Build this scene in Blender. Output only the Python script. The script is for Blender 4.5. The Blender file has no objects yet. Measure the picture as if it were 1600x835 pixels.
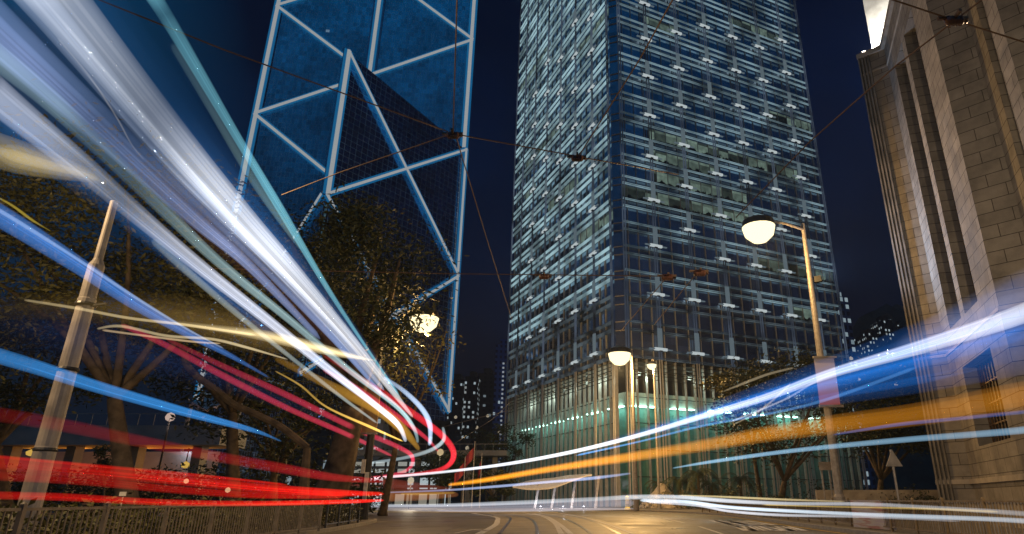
import bpy, bmesh, math, random
from mathutils import Vector
random.seed(7)
R = math.radians
scn = bpy.context.scene
COL = scn.collection
# ------------------------------------------------------------------ camera
F, CX, CY, HY, H0 = 989.0, 900.0, 417.5, 780.0, 1.2
PITCH = math.atan((HY - CY) / F)
CP, SP = math.cos(PITCH), math.sin(PITCH)
cd = bpy.data.cameras.new("camera"); cam = bpy.data.objects.new("camera", cd); COL.objects.link(cam)
cd.sensor_width = 36; cd.lens = F / 1600 * 36; cd.shift_x = -(CX - 800) / 1600; cd.shift_y = 0
cd.clip_end = 5000; cd.clip_start = .05
cam.location = (0, 0, H0); cam.rotation_euler = (math.pi / 2 + PITCH, 0, 0)
scn.camera = cam
scn.view_settings.view_transform = 'Standard'; scn.view_settings.look = 'None'
scn.view_settings.exposure = 0; scn.view_settings.gamma = 1
scn.cycles.transparent_max_bounces = 64
scn.cycles.max_bounces = 6; scn.cycles.diffuse_bounces = 2; scn.cycles.glossy_bounces = 3
scn.cycles.use_denoising = True
scn.cycles.sample_clamp_indirect = 1.5
# ------------------------------------------------------------------ night sky
W = bpy.data.worlds.new("World"); scn.world = W; W.use_nodes = True
nt = W.node_tree; N = nt.nodes; Lk = nt.links
bg = N['Background']
tc = N.new('ShaderNodeTexCoord'); sx = N.new('ShaderNodeSeparateXYZ'); Lk.new(tc.outputs['Generated'], sx.inputs[0])
def ramp(nt, src, stops):
    r = nt.nodes.new('ShaderNodeValToRGB'); nt.links.new(src, r.inputs[0])
    e = r.color_ramp.elements
    while len(e) < len(stops): e.new(.5)
    for q, (p, c) in zip(e, stops): q.position = p; q.color = (*c, 1)
    return r
def mixc(nt, fac, a, b, mode='MIX'):
    m = nt.nodes.new('ShaderNodeMix'); m.data_type = 'RGBA'; m.blend_type = mode
    for s, v in ((0, fac), (6, a), (7, b)):
        if isinstance(v, (int, float)): m.inputs[s].default_value = v
        elif isinstance(v, tuple): m.inputs[s].default_value = (*v, 1)
        else: nt.links.new(v, m.inputs[s])
    return m.outputs[2]
def mth(nt, op, a, b=0.0, clamp=False):
    m = nt.nodes.new('ShaderNodeMath'); m.operation = op; m.use_clamp = clamp
    for s, v in ((0, a), (1, b)):
        if isinstance(v, (int, float)): m.inputs[s].default_value = v
        else: nt.links.new(v, m.inputs[s])
    return m.outputs[0]
front = ramp(nt, sx.outputs[2], [(0, (.0035, .004, .007)), (.18, (.0014, .0026, .008)), (.42, (.0005, .0028, .013)), (.75, (.0001, .0018, .012))])
rear = ramp(nt, sx.outputs[2], [(0, (.006, .007, .010)), (.2, (.006, .014, .028)), (.42, (.001, .042, .11)), (.7, (.001, .098, .25))])
nz = N.new('ShaderNodeTexNoise'); nz.inputs['Scale'].default_value = 3.2; nz.inputs['Detail'].default_value = 3
mp = N.new('ShaderNodeMapping'); Lk.new(tc.outputs['Generated'], mp.inputs[0]); mp.inputs['Scale'].default_value = (1, 1, 1.6)
Lk.new(mp.outputs[0], nz.inputs[0])
cl = ramp(nt, nz.outputs[0], [(.42, (0, 0, 0)), (.66, (1, 1, 1))])
fr2 = mixc(nt, cl.outputs[0], front.outputs[0], mixc(nt, 1.0, front.outputs[0], (1.7, 2.2, 2.1), 'MULTIPLY'))
rf = mth(nt, 'MULTIPLY_ADD', sx.outputs[1], -1.55, True); rf.node.inputs[2].default_value = -.04
lf = mth(nt, 'MULTIPLY_ADD', sx.outputs[0], -3.0, True); lf.node.inputs[2].default_value = -1.3
rf = mth(nt, 'MAXIMUM', rf, lf)
Lk.new(mixc(nt, rf, fr2, rear.outputs[0]), bg.inputs[0]); bg.inputs[1].default_value = 1.0

# ------------------------------------------------------------------ helpers
def ray(px, py):
    u = (px - CX) / F; v = (CY - py) / F
    d = CP - v * SP
    return u / d, (SP + v * CP) / d
def P(px, py, Y):
    a, b = ray(px, py); return Vector((a * Y, Y, H0 + b * Y))
def PZ(px, py, z):
    a, b = ray(px, py); Y = (z - H0) / b; return Vector((a * Y, Y, z))
def G(px, py): p = PZ(px, py, 0); return (p.x, p.y)

class MB:
    def __init__(s): s.v = []; s.f = []; s.uv = []; s.m = []
    def face(s, pts, uvs=None, m=0):
        b = len(s.v); s.v += [tuple(p) for p in pts]; s.f.append(tuple(range(b, b + len(pts))))
        s.uv.append(uvs or [(0, 0)] * len(pts)); s.m.append(m)
    def wall(s, a, b, z0, z1, m=0, u0=0.0):            # vertical quad, UV in metres
        a = Vector(a[:2]); b = Vector(b[:2]); L = (b - a).length
        s.face([(a.x, a.y, z0), (b.x, b.y, z0), (b.x, b.y, z1), (a.x, a.y, z1)], [(u0, z0), (u0 + L, z0), (u0 + L, z1), (u0, z1)], m)
    def prism(s, poly, z0, z1, m=0, cap=True):
        n = len(poly); u = 0
        for i in range(n):
            a, b = poly[i], poly[(i + 1) % n]
            s.wall(a, b, z0, z1, m, u); u += (Vector(b) - Vector(a)).length
        if cap:
            s.face([(x, y, z1) for x, y in poly], [(x, y) for x, y in poly], m)
            s.face([(x, y, z0) for x, y in reversed(poly)], [(x, y) for x, y in reversed(poly)], m)
    def box(s, c, d, ax=(1, 0), m=0):                  # centre, size, horizontal axis of d[0]
        ax = Vector(ax).normalized(); ay = Vector((-ax.y, ax.x))
        cx = Vector((c[0], c[1]))
        q = [cx + ax * sx_ * d[0] / 2 + ay * sy_ * d[1] / 2 for sx_, sy_ in ((-1, -1), (1, -1), (1, 1), (-1, 1))]
        s.prism([(p.x, p.y) for p in q], c[2] - d[2] / 2, c[2] + d[2] / 2, m)
    def bar(s, a, b, w, h=None, up=(0, 0, 1), m=0):    # rectangular bar between 3D points
        a = Vector(a); b = Vector(b); h = h or w; t = (b - a).normalized(); u = Vector(up)
        x = t.cross(u)
        if x.length < .01: x = t.cross(Vector((1, 0, 0)))
        x.normalize(); y = x.cross(t)
        c = [x * i * w / 2 + y * j * h / 2 for i, j in ((-1, -1), (1, -1), (1, 1), (-1, 1))]
        A = [a + k for k in c]; B = [b + k for k in c]
        for i in range(4):
            j = (i + 1) % 4; s.face([A[i], A[j], B[j], B[i]], None, m)
        s.face(A[::-1], None, m); s.face(B, None, m)
    def tube(s, pts, rad, n=8, m=0, sq=(1, 1)):
        pts = [Vector(p) for p in pts]
        if not hasattr(rad, '__len__'): rad = [rad] * len(pts)
        base = len(s.v); px = None
        for i, p in enumerate(pts):
            t = (pts[min(i + 1, len(pts) - 1)] - pts[max(i - 1, 0)]).normalized()
            if px is None:
                px = t.cross(Vector((0, 0, 1)))
                if px.length < .05: px = Vector((1, 0, 0))
            x = (px - t * px.dot(t)).normalized(); px = x; y = t.cross(x)
            for k in range(n):
                a = 2 * math.pi * k / n
                s.v.append(tuple(p + x * math.cos(a) * rad[i] * sq[0] + y * math.sin(a) * rad[i] * sq[1]))
        for i in range(len(pts) - 1):
            for k in range(n):
                k2 = (k + 1) % n
                s.f.append((base + i * n + k, base + i * n + k2, base + (i + 1) * n + k2, base + (i + 1) * n + k))
                s.uv.append([(0, 0)] * 4); s.m.append(m)
        for i0, rev in ((0, True), (len(pts) - 1, False)):
            q = [base + i0 * n + k for k in range(n)]
            s.f.append(tuple(q[::-1] if rev else q)); s.uv.append([(0, 0)] * n); s.m.append(m)
    def lathe(s, c, prof, n=16, m=0):                  # profile [(r,z)] about vertical axis through c
        base = len(s.v)
        for r, z in prof:
            for k in range(n):
                a = 2 * math.pi * k / n; s.v.append((c[0] + r * math.cos(a), c[1] + r * math.sin(a), c[2] + z))
        for i in range(len(prof) - 1):
            for k in range(n):
                k2 = (k + 1) % n
                s.f.append((base + i * n + k, base + i * n + k2, base + (i + 1) * n + k2, base + (i + 1) * n + k)); s.uv.append([(0, 0)] * 4); s.m.append(m)
        for i0, rev in ((0, True), (len(prof) - 1, False)):
            q = [base + i0 * n + k for k in range(n)]
            s.f.append(tuple(q[::-1] if rev else q)); s.uv.append([(0, 0)] * n); s.m.append(m)
    def build(s, name, mats, parent=None, smooth=False, loc=None):
        me = bpy.data.meshes.new(name); me.from_pydata(s.v, [], s.f)
        ul = me.uv_layers.new(name="UVMap"); flat = [c for fuv in s.uv for u in fuv for c in u]
        ul.data.foreach_set('uv', flat)
        if not isinstance(mats, (list, tuple)): mats = [mats]
        for q in mats: me.materials.append(q)
        me.polygons.foreach_set('material_index', s.m)
        if smooth: me.polygons.foreach_set('use_smooth', [True] * len(s.f))
        me.update()
        o = bpy.data.objects.new(name, me); COL.objects.link(o)
        if parent: o.parent = parent; o.matrix_parent_inverse = parent.matrix_world.inverted() if False else o.matrix_parent_inverse
        if loc: o.location = loc
        return o
def tag(o, label, cat, group=None, kind=None):
    if label: o['label'] = label
    if cat: o['category'] = cat
    if group: o['group'] = group
    if kind: o['kind'] = kind
    return o
def thing(name, label, cat, group=None, loc=(0, 0, 0), rz=0):
    o = bpy.data.objects.new(name, None); COL.objects.link(o); o.empty_display_size = .2
    o.location = loc; o.rotation_euler = (0, 0, rz)
    return tag(o, label, cat, group)
def structure(o): o['kind'] = 'structure'; return o
def copy_tree(o, parent=None):
    c = o.copy(); COL.objects.link(c); c.parent = parent
    for ch in [k for k in bpy.data.objects if k.parent == o]: copy_tree(ch, c)
    return c
def spline(pts, n=10):
    out = []; k = len(pts)
    for i in range(k - 1):
        p0, p1, p2, p3 = pts[max(i - 1, 0)], pts[i], pts[i + 1], pts[min(i + 2, k - 1)]
        for j in range(n):
            t = j / n
            out.append(tuple(.5 * (2 * b + (c - a) * t + (2 * a - 5 * b + 4 * c - d) * t * t + (3 * b - a - 3 * c + d) * t ** 3) for a, b, c, d in zip(p0, p1, p2, p3)))
    out.append(tuple(pts[-1])); return out

# ------------------------------------------------------------------ materials
def newmat(name):
    m = bpy.data.materials.new(name); m.use_nodes = True
    return m, m.node_tree, m.node_tree.nodes['Principled BSDF']
def mat(name, col, rough=.6, metal=0, var=.25, scale=4, spec=.5, bump=0):
    m, t, b = newmat(name)
    n = t.nodes.new('ShaderNodeTexNoise'); n.inputs['Scale'].default_value = scale; n.inputs['Detail'].default_value = 6
    c = t.nodes.new('ShaderNodeTexCoord'); t.links.new(c.outputs['Object'], n.inputs[0])
    r = ramp(t, n.outputs[0], [(.3, tuple(x * (1 - var) for x in col)), (.7, tuple(min(1, x * (1 + var)) for x in col))])
    t.links.new(r.outputs[0], b.inputs['Base Color'])
    b.inputs['Roughness'].default_value = rough; b.inputs['Metallic'].default_value = metal; b.inputs['Specular IOR Level'].default_value = spec
    if bump:
        bp = t.nodes.new('ShaderNodeBump'); bp.inputs['Strength'].default_value = bump; t.links.new(n.outputs[0], bp.inputs['Height']); t.links.new(bp.outputs[0], b.inputs['Normal'])
    return m
def emis(name, col, s, var=0, scale=1.0, sampling='AUTO', lo=.2):
    m = bpy.data.materials.new(name); m.use_nodes = True; t = m.node_tree; t.nodes.clear()
    e = t.nodes.new('ShaderNodeEmission'); o = t.nodes.new('ShaderNodeOutputMaterial'); t.links.new(e.outputs[0], o.inputs[0])
    e.inputs[0].default_value = (*col, 1); e.inputs[1].default_value = s
    if var:
        c = t.nodes.new('ShaderNodeTexCoord'); n = t.nodes.new('ShaderNodeTexNoise'); n.inputs['Scale'].default_value = scale; n.inputs['Detail'].default_value = 3
        t.links.new(c.outputs['Object'], n.inputs[0])
        mr = t.nodes.new('ShaderNodeMapRange'); t.links.new(n.outputs[0], mr.inputs[0])
        mr.inputs[1].default_value = .35; mr.inputs[2].default_value = .65; mr.inputs[3].default_value = s * lo; mr.inputs[4].default_value = s * (1 + var)
        t.links.new(mr.outputs[0], e.inputs[1])
    m.cycles.emission_sampling = sampling
    return m
def brickmat(name, c1, c2, mortar, bw, bh, ms=.02, rough=.85, off=.5, metal=0, dirt=.35, bump=.4):
    m, t, b = newmat(name)
    c = t.nodes.new('ShaderNodeTexCoord'); k = t.nodes.new('ShaderNodeTexBrick'); t.links.new(c.outputs['UV'], k.inputs['Vector'])
    for q, v in (('Scale', 1), ('Mortar Size', ms), ('Brick Width', bw), ('Row Height', bh), ('Mortar Smooth', .1), ('Bias', 0)): k.inputs[q].default_value = v
    k.offset = off
    k.inputs['Color1'].default_value = (*c1, 1); k.inputs['Color2'].default_value = (*c2, 1); k.inputs['Mortar'].default_value = (*mortar, 1)
    n = t.nodes.new('ShaderNodeTexNoise'); n.inputs['Scale'].default_value = .6; n.inputs['Detail'].default_value = 8; n.inputs['Roughness'].default_value = .65
    t.links.new(c.outputs['UV'], n.inputs[0])
    r = ramp(t, n.outputs[0], [(.3, (1 - dirt,) * 3), (.65, (1, 1, 1))])
    t.links.new(mixc(t, 1.0, k.outputs[0], r.outputs[0], 'MULTIPLY'), b.inputs['Base Color'])
    b.inputs['Roughness'].default_value = rough; b.inputs['Metallic'].default_value = metal
    if bump:
        bp = t.nodes.new('ShaderNodeBump'); bp.inputs['Strength'].default_value = bump; bp.inputs['Distance'].default_value = .02; bp.invert = True
        t.links.new(k.outputs[1], bp.inputs['Height']); t.links.new(bp.outputs[0], b.inputs['Normal'])
    return m
def glassmat(name, tint, gw, gh, line, litcol=(.6, .85, 1), lit=.985, lits=.3, ms=.05, rough=.06, wav=.02, lw=3.0, lh=4.0, base=(.004, .012, .03)):
    """reflective curtain glass with mullion grid; a few panes lit from inside"""
    m, t, b = newmat(name)
    c = t.nodes.new('ShaderNodeTexCoord'); k = t.nodes.new('ShaderNodeTexBrick'); t.links.new(c.outputs['UV'], k.inputs['Vector'])
    for q, v in (('Scale', 1), ('Mortar Size', ms), ('Brick Width', gw), ('Row Height', gh), ('Mortar Smooth', 0)): k.inputs[q].default_value = v
    k.offset = 0
    k.inputs['Color1'].default_value = (*tint, 1); k.inputs['Color2'].default_value = (*[x * .8 for x in tint], 1); k.inputs['Mortar'].default_value = (*line, 1)
    t.links.new(k.outputs[0], b.inputs['Base Color']); b.inputs['Metallic'].default_value = .9
    rr = t.nodes.new('ShaderNodeMapRange'); t.links.new(k.outputs[1], rr.inputs[0]); rr.inputs[3].default_value = rough; rr.inputs[4].default_value = .55
    t.links.new(rr.outputs[0], b.inputs['Roughness'])
    # per-pane tilt
    sn = t.nodes.new('ShaderNodeVectorMath'); sn.operation = 'SNAP'; t.links.new(c.outputs['UV'], sn.inputs[0]); sn.inputs[1].default_value = (gw, gh, 1)
    wn = t.nodes.new('ShaderNodeTexWhiteNoise'); t.links.new(sn.outputs[0], wn.inputs[0])
    ge = t.nodes.new('ShaderNodeNewGeometry')
    vm = t.nodes.new('ShaderNodeVectorMath'); vm.operation = 'MULTIPLY_ADD'; t.links.new(wn.outputs['Color'], vm.inputs[0]); vm.inputs[1].default_value = (wav,) * 3
    t.links.new(ge.outputs['Normal'], vm.inputs[2])
    nn = t.nodes.new('ShaderNodeVectorMath'); nn.operation = 'NORMALIZE'; t.links.new(vm.outputs[0], nn.inputs[0]); t.links.new(nn.outputs[0], b.inputs['Normal'])
    s2 = t.nodes.new('ShaderNodeVectorMath'); s2.operation = 'SNAP'; t.links.new(c.outputs['UV'], s2.inputs[0]); s2.inputs[1].default_value = (lw, lh, 1)
    w2 = t.nodes.new('ShaderNodeTexWhiteNoise'); t.links.new(s2.outputs[0], w2.inputs[0])
    sv = t.nodes.new('ShaderNodeSeparateXYZ'); t.links.new(c.outputs['UV'], sv.inputs[0])
    fr = mth(t, 'FRACT', mth(t, 'DIVIDE', sv.outputs[1], lh))
    cm = t.nodes.new('ShaderNodeMapping'); cm.inputs['Scale'].default_value = (.045, .26, 1); t.links.new(s2.outputs[0], cm.inputs[0])
    cn_ = t.nodes.new('ShaderNodeTexNoise'); cn_.inputs['Scale'].default_value = 1; cn_.inputs['Detail'].default_value = 1; t.links.new(cm.outputs[0], cn_.inputs[0])
    on = mth(t, 'MULTIPLY', mth(t, 'MULTIPLY', mth(t, 'GREATER_THAN', cn_.outputs[0], lit), mth(t, 'GREATER_THAN', w2.outputs['Value'], .4)), mth(t, 'LESS_THAN', fr, .3))
    on = mth(t, 'MULTIPLY', on, w2.outputs['Value'])
    tn = t.nodes.new('ShaderNodeTexNoise'); tn.inputs['Scale'].default_value = .05; tn.inputs['Detail'].default_value = 5; t.links.new(c.outputs['UV'], tn.inputs[0])
    pv = mth(t, 'MULTIPLY_ADD', wn.outputs['Value'], .3); pv.node.inputs[2].default_value = .55
    t.links.new(mixc(t, 1.0, mixc(t, 1.0, k.outputs[0], ramp(t, tn.outputs[0], [(.35, (.72, .72, .72)), (.65, (1.25, 1.25, 1.25))]).outputs[0], 'MULTIPLY'), mixc(t, pv, (0, 0, 0), (1.25, 1.25, 1.25)), 'MULTIPLY'), b.inputs['Base Color'])
    b.inputs['Emission Color'].default_value = (*litcol, 1); t.links.new(mth(t, 'MULTIPLY', on, lits), b.inputs['Emission Strength'])
    m.cycles.emission_sampling = 'NONE'
    return m
def windowmat(name, wall, lw, lh, frac, col=(1, .95, .8), s=.25, wx=.45, wy=.5):
    """far housing block: wall with a grid of windows, some of them lit"""
    m, t, b = newmat(name)
    c = t.nodes.new('ShaderNodeTexCoord'); sv = t.nodes.new('ShaderNodeSeparateXYZ'); t.links.new(c.outputs['UV'], sv.inputs[0])
    s2 = t.nodes.new('ShaderNodeVectorMath'); s2.operation = 'SNAP'; t.links.new(c.outputs['UV'], s2.inputs[0]); s2.inputs[1].default_value = (lw, lh, 1)
    w2 = t.nodes.new('ShaderNodeTexWhiteNoise'); t.links.new(s2.outputs[0], w2.inputs[0])
    fx = mth(t, 'FRACT', mth(t, 'DIVIDE', sv.outputs[0], lw)); fy = mth(t, 'FRACT', mth(t, 'DIVIDE', sv.outputs[1], lh))
    win = mth(t, 'MULTIPLY', mth(t, 'LESS_THAN', fx, wx), mth(t, 'LESS_THAN', fy, wy))
    on = mth(t, 'MULTIPLY', win, mth(t, 'GREATER_THAN', w2.outputs['Value'], 1 - frac))
    t.links.new(mixc(t, win, wall, tuple(x * .2 for x in wall)), b.inputs['Base Color'])
    t.links.new(mixc(t, w2.outputs['Value'], col, (.7, .9, 1)), b.inputs['Emission Color'])
    sep = t.nodes.new('ShaderNodeSeparateColor'); t.links.new(w2.outputs['Color'], sep.inputs[0])
    t.links.new(mth(t, 'MULTIPLY', on, mth(t, 'MULTIPLY', sep.outputs[0], s * 1.6)), b.inputs['Emission Strength'])
    b.inputs['Roughness'].default_value = .8
    m.cycles.emission_sampling = 'NONE'
    return m
def leafmat(name, c1, c2):
    m, t, b = newmat(name)
    c = t.nodes.new('ShaderNodeTexCoord'); n = t.nodes.new('ShaderNodeTexNoise'); n.inputs['Scale'].default_value = 1.3; t.links.new(c.outputs['Object'], n.inputs[0])
    r = ramp(t, n.outputs[0], [(.35, c1), (.65, c2)]); t.links.new(r.outputs[0], b.inputs['Base Color']); b.inputs['Roughness'].default_value = .55
    return m

M = {}
M['asphalt'] = mat('asphalt', (.085, .078, .07), .62, var=.3, scale=1.3, bump=.12)
m_, t_, b_ = newmat('patched asphalt'); M['asphalt'] = m_; c_ = t_.nodes.new('ShaderNodeTexCoord')
n1 = t_.nodes.new('ShaderNodeTexNoise'); n1.inputs['Scale'].default_value = .35; n1.inputs['Detail'].default_value = 8; t_.links.new(c_.outputs['Object'], n1.inputs[0])
n2 = t_.nodes.new('ShaderNodeTexNoise'); n2.inputs['Scale'].default_value = 28; n2.inputs['Detail'].default_value = 3; t_.links.new(c_.outputs['Object'], n2.inputs[0])
vo = t_.nodes.new('ShaderNodeTexVoronoi'); vo.feature = 'DISTANCE_TO_EDGE'; vo.inputs['Scale'].default_value = .22; t_.links.new(mixc(t_, .06, c_.outputs['Object'], n1.outputs['Color']), vo.inputs[0])
bk = t_.nodes.new('ShaderNodeTexBrick'); bk.inputs['Scale'].default_value = 1; bk.inputs['Brick Width'].default_value = 7; bk.inputs['Row Height'].default_value = 4.3; bk.inputs['Mortar Size'].default_value = .03
bk.inputs['Color1'].default_value = (.8, .8, .8, 1); bk.inputs['Color2'].default_value = (1.15, 1.15, 1.15, 1); bk.inputs['Mortar'].default_value = (.5, .5, .5, 1); t_.links.new(c_.outputs['Object'], bk.inputs['Vector'])
base_ = ramp(t_, n1.outputs[0], [(.3, (.09, .082, .068)), (.7, (.17, .152, .12))]).outputs[0]
base_ = mixc(t_, 1.0, base_, bk.outputs[0], 'MULTIPLY'); base_ = mixc(t_, .6, base_, ramp(t_, n2.outputs[0], [(.3, (.5, .5, .5)), (.7, (1.3, 1.3, 1.3))]).outputs[0], 'MULTIPLY')
cr_ = mth(t_, 'LESS_THAN', vo.outputs['Distance'], .006); t_.links.new(mixc(t_, cr_, base_, (.02, .02, .02)), b_.inputs['Base Color'])
t_.links.new(ramp(t_, n1.outputs[0], [(.3, (.38, .38, .38)), (.7, (.7, .7, .7))]).outputs[0], b_.inputs['Roughness'])
M['ground'] = mat('paving', (.10, .095, .09), .8, var=.3, scale=1)
M['pave'] = brickmat('pavement slabs', (.19, .17, .15), (.16, .15, .13), (.07, .06, .05), .6, .4, .02)
M['kerb'] = mat('kerb stone', (.30, .28, .25), .8, var=.2)
M['trackbed'] = mat('track concrete', (.30, .255, .17), .55, var=.25, scale=.8, bump=.1)
M['white_paint'] = mat('worn white paint', (.62, .60, .55), .6, var=.3, scale=5)
M['yellow_paint'] = mat('worn yellow paint', (.62, .40, .06), .6, var=.25, scale=4)
M['rail'] = mat('worn rail steel', (.10, .09, .085), .3, .9, .3, 3)
M['stone'] = brickmat('ashlar granite', (.34, .305, .25), (.27, .24, .195), (.07, .055, .04), 1.25, .56, .016, dirt=.55)
M['stone_plain'] = mat('granite trim', (.38, .33, .26), .8, var=.25, scale=1.5, bump=.1)
M['dark'] = mat('dark recess', (.014, .013, .013), .35, var=.3)
M['bronze'] = mat('bronze window grille', (.12, .07, .035), .4, .7, .4, 3)
M['steel'] = mat('brushed aluminium', (.40, .40, .40), .4, .25, .12, 2)
M['dark_steel'] = mat('dark painted steel', (.03, .032, .036), .4, .3, .3)
M['galv'] = mat('galvanised grey paint', (.33, .31, .29), .55, .2, .25, 6)
M['fence_dull'] = mat('dull grey brown railing paint', (.15, .13, .105), .5, .1, .3, 5)
M['post_cream'] = mat('stained cream paint', (.27, .25, .235), .55, 0, .35, 2.2)
M['fence_brown'] = mat('fence paint', (.20, .14, .07), .5, .1, .25, 5)
M['bark'] = mat('bark', (.10, .075, .05), .9, 0, .5, 2.5, bump=.6)
M['concrete'] = mat('concrete', (.30, .28, .25), .8, 0, .25, .4)
M['wire'] = mat('overhead wire copper', (.16, .10, .06), .45, .6, .2)
M['insul'] = mat('brown insulator glaze', (.09, .04, .025), .25, 0, .4, 20)
M['boc_glass'] = glassmat('blue reflective glass grid', (.46, .55, .66), 1.35, 1.95, (1.0, 1.0, 1.0), lit=.735, lits=.42, ms=.05, wav=.006, lw=1.35, lh=3.9)
M['boc_dark'] = glassmat('dark reflective glass lattice', (.36, .50, .68), 2.0, 1.95, (.9, 1.0, 1.0), lit=.78, lits=.34, ms=.09, wav=.03, lw=4, lh=3.9)
M['clad'] = mat('anodised blue grey cladding', (.25, .42, .60), .4, .2, .1)
M['tube'] = emis('white facade light tube', (.92, .97, 1.0), .33)
M['tube_glow'] = emis('painted blue glow beside tubes', (.02, .40, .95), .25, 0, 1, 'NONE')  # blue glow beside the tubes painted as emission, no real housing
M['tube_dim'] = emis('dim facade light tube', (.35, .75, 1.0), .10, .5, .8)
M['ck_glass'] = glassmat('dark blue curtain glass', (.40, .52, .66), 1.2, 2.7, (.30, .38, .45), litcol=(.55, .85, .75), lit=2, lits=.12, ms=.0, wav=.035)
M['ck_panel'] = glassmat('spandrel glass', (.28, .34, .42), 1.2, 1.45, (.3, .38, .45), lit=2, ms=0, wav=.02, rough=.25)
M['ck_dark'] = mat('dark louvre panel', (.02, .02, .022), .3, .5, .3)
M['lobby'] = None

# ------------------------------------------------------------------ ground, road, kerbs
mb = MB(); mb.face([(-900, -300, -.01), (900, -300, -.01), (900, 1500, -.01), (-900, 1500, -.01)], [(-900, -300), (900, -300), (900, 1500), (-900, 1500)])
structure(mb.build('ground', M['ground']))
mb = MB(); mb.face([(-90, -60, 0), (30, -60, 0), (30, 92, 0), (-90, 92, 0)]); structure(mb.build('road', M['asphalt']))
def pavement(pts, name):
    mb = MB()
    up = [(x, y) for x, y in pts]
    mb.prism(up, -.005, .13)
    o = mb.build(name, [M['pave'], M['kerb']]); structure(o)
    return o
LK = [(-7.2, -30), (-7.3, 0), (-8.2, 14), (-9.3, 22), (-9.7, 28), (-10.4, 34), (-11.1, 38), (-12.2, 40.5), (-14.5, 42.5), (-22, 45), (-40, 50), (-95, 62)]
RK = [(11.2, -30), (10.6, 8), (10.3, 18), (10.4, 27), (10.9, 38), (11.4, 48), (10.5, 58), (7.5, 68), (1, 76), (-12, 81), (-35, 85), (-95, 92)]
lk = spline(LK, 5); rk = spline(RK, 5)
def offset(pl, d):
    out = []
    for i, p in enumerate(pl):
        a = Vector(pl[max(i - 1, 0)]); b = Vector(pl[min(i + 1, len(pl) - 1)]); t = (b - a).normalized()
        out.append((p[0] - t.y * d, p[1] + t.x * d))
    return out
def ribbon(mb, pa, pb, z, m=0):
    for i in range(len(pa) - 1):
        q = [pa[i], pb[i], pb[i + 1], pa[i + 1]]
        mb.face([(x, y, z) for x, y in q], q, m)
def slab(pl, outer, side, name):
    """pavement: top sheet between kerb line and outer polygon, plus a raised kerb"""
    mb = MB(); inner = offset(pl, side * .15)
    bm = bmesh.new(); vs = [bm.verts.new((x, y, .12)) for x, y in inner + outer]
    f = bm.faces.new(vs); bmesh.ops.triangulate(bm, faces=[f])
    for q in bm.faces:
        c = [v.co.copy() for v in q.verts]
        if q.normal.z < 0: c.reverse()
        mb.face(c, [(v.x, v.y) for v in c])
    bm.free()
    structure(mb.build(name, M['pave']))
    mb = MB(); ribbon(mb, pl, inner, .135)
    for i in range(len(pl) - 1):
        mb.wall(pl[i], pl[i + 1], -.005, .135); mb.wall(inner[i + 1], inner[i], .1, .135)
    structure(mb.build('kerb', M['kerb']))
slab(lk, [(-95, -30)], 1, 'pavement')
slab(rk, [(-95, 300), (300, 300), (300, -30)], -1, 'pavement')
def line(px, w, name, m, z=.006, world=False):
    pts = spline([p if world else G(*p) for p in px], 8)
    mb = MB(); ribbon(mb, offset(pts, w / 2), offset(pts, -w / 2), z)
    return structure(mb.build(name, m))
ln = offset(rk, .45)
mb = MB(); ribbon(mb, ln, offset(rk, .57), .006); structure(mb.build('road_edge_line', M['yellow_paint']))
bed_l = spline([G(748, 835), G(772, 822), G(777, 815), G(773, 808), G(737, 802.5)] + [(-24, 66)], 8)
bed_r = spline([G(1010, 835), G(965, 820), G(915, 808), G(875, 802.3), G(835, 799.5)] + [(-24, 76)], 8)
mb = MB(); ribbon(mb, bed_r, bed_l, .004); structure(mb.build('tram_track_bed', M['trackbed']))
for k, pp in enumerate([[(780, 835), (795, 816), (797, 810), (785, 806), (750, 802.4)], [(840, 835), (837, 820), (830, 812), (813, 807), (775, 802.6)],
           [(925, 835), (902, 820), (884, 812), (862, 806), (825, 801.4)], [(968, 835), (938, 820), (915, 811.5), (888, 805.5), (845, 800.8)]]):
    line(pp, .14, 'tram_rail', M['rail'], .012)
for pp, w in (([(748, 835), (772, 822), (777, 815), (773, 808), (737, 802.5)], .3), ([(877, 835), (865, 817), (845, 806.5), (817, 801.5)], .22),
              ([(892, 835), (872, 818), (855, 808), (832, 802.3)], .22), ([(990, 835), (950, 820), (912, 809), (875, 802.6)], .16),
              ([(710, 834), (737, 828.5)], .14), ([(738, 828), (762, 830)], .25), ([(925, 799.8), (962, 802)], .15), ([(1000, 804), (1022, 807)], .15),
              ([(1035, 810), (1071, 818)], .15), ([(1092, 823), (1129, 835)], .15), ([(762, 806), (745, 806.5)], .2)):
    line(pp, w, 'lane_marking', M['white_paint'], .010)
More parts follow.
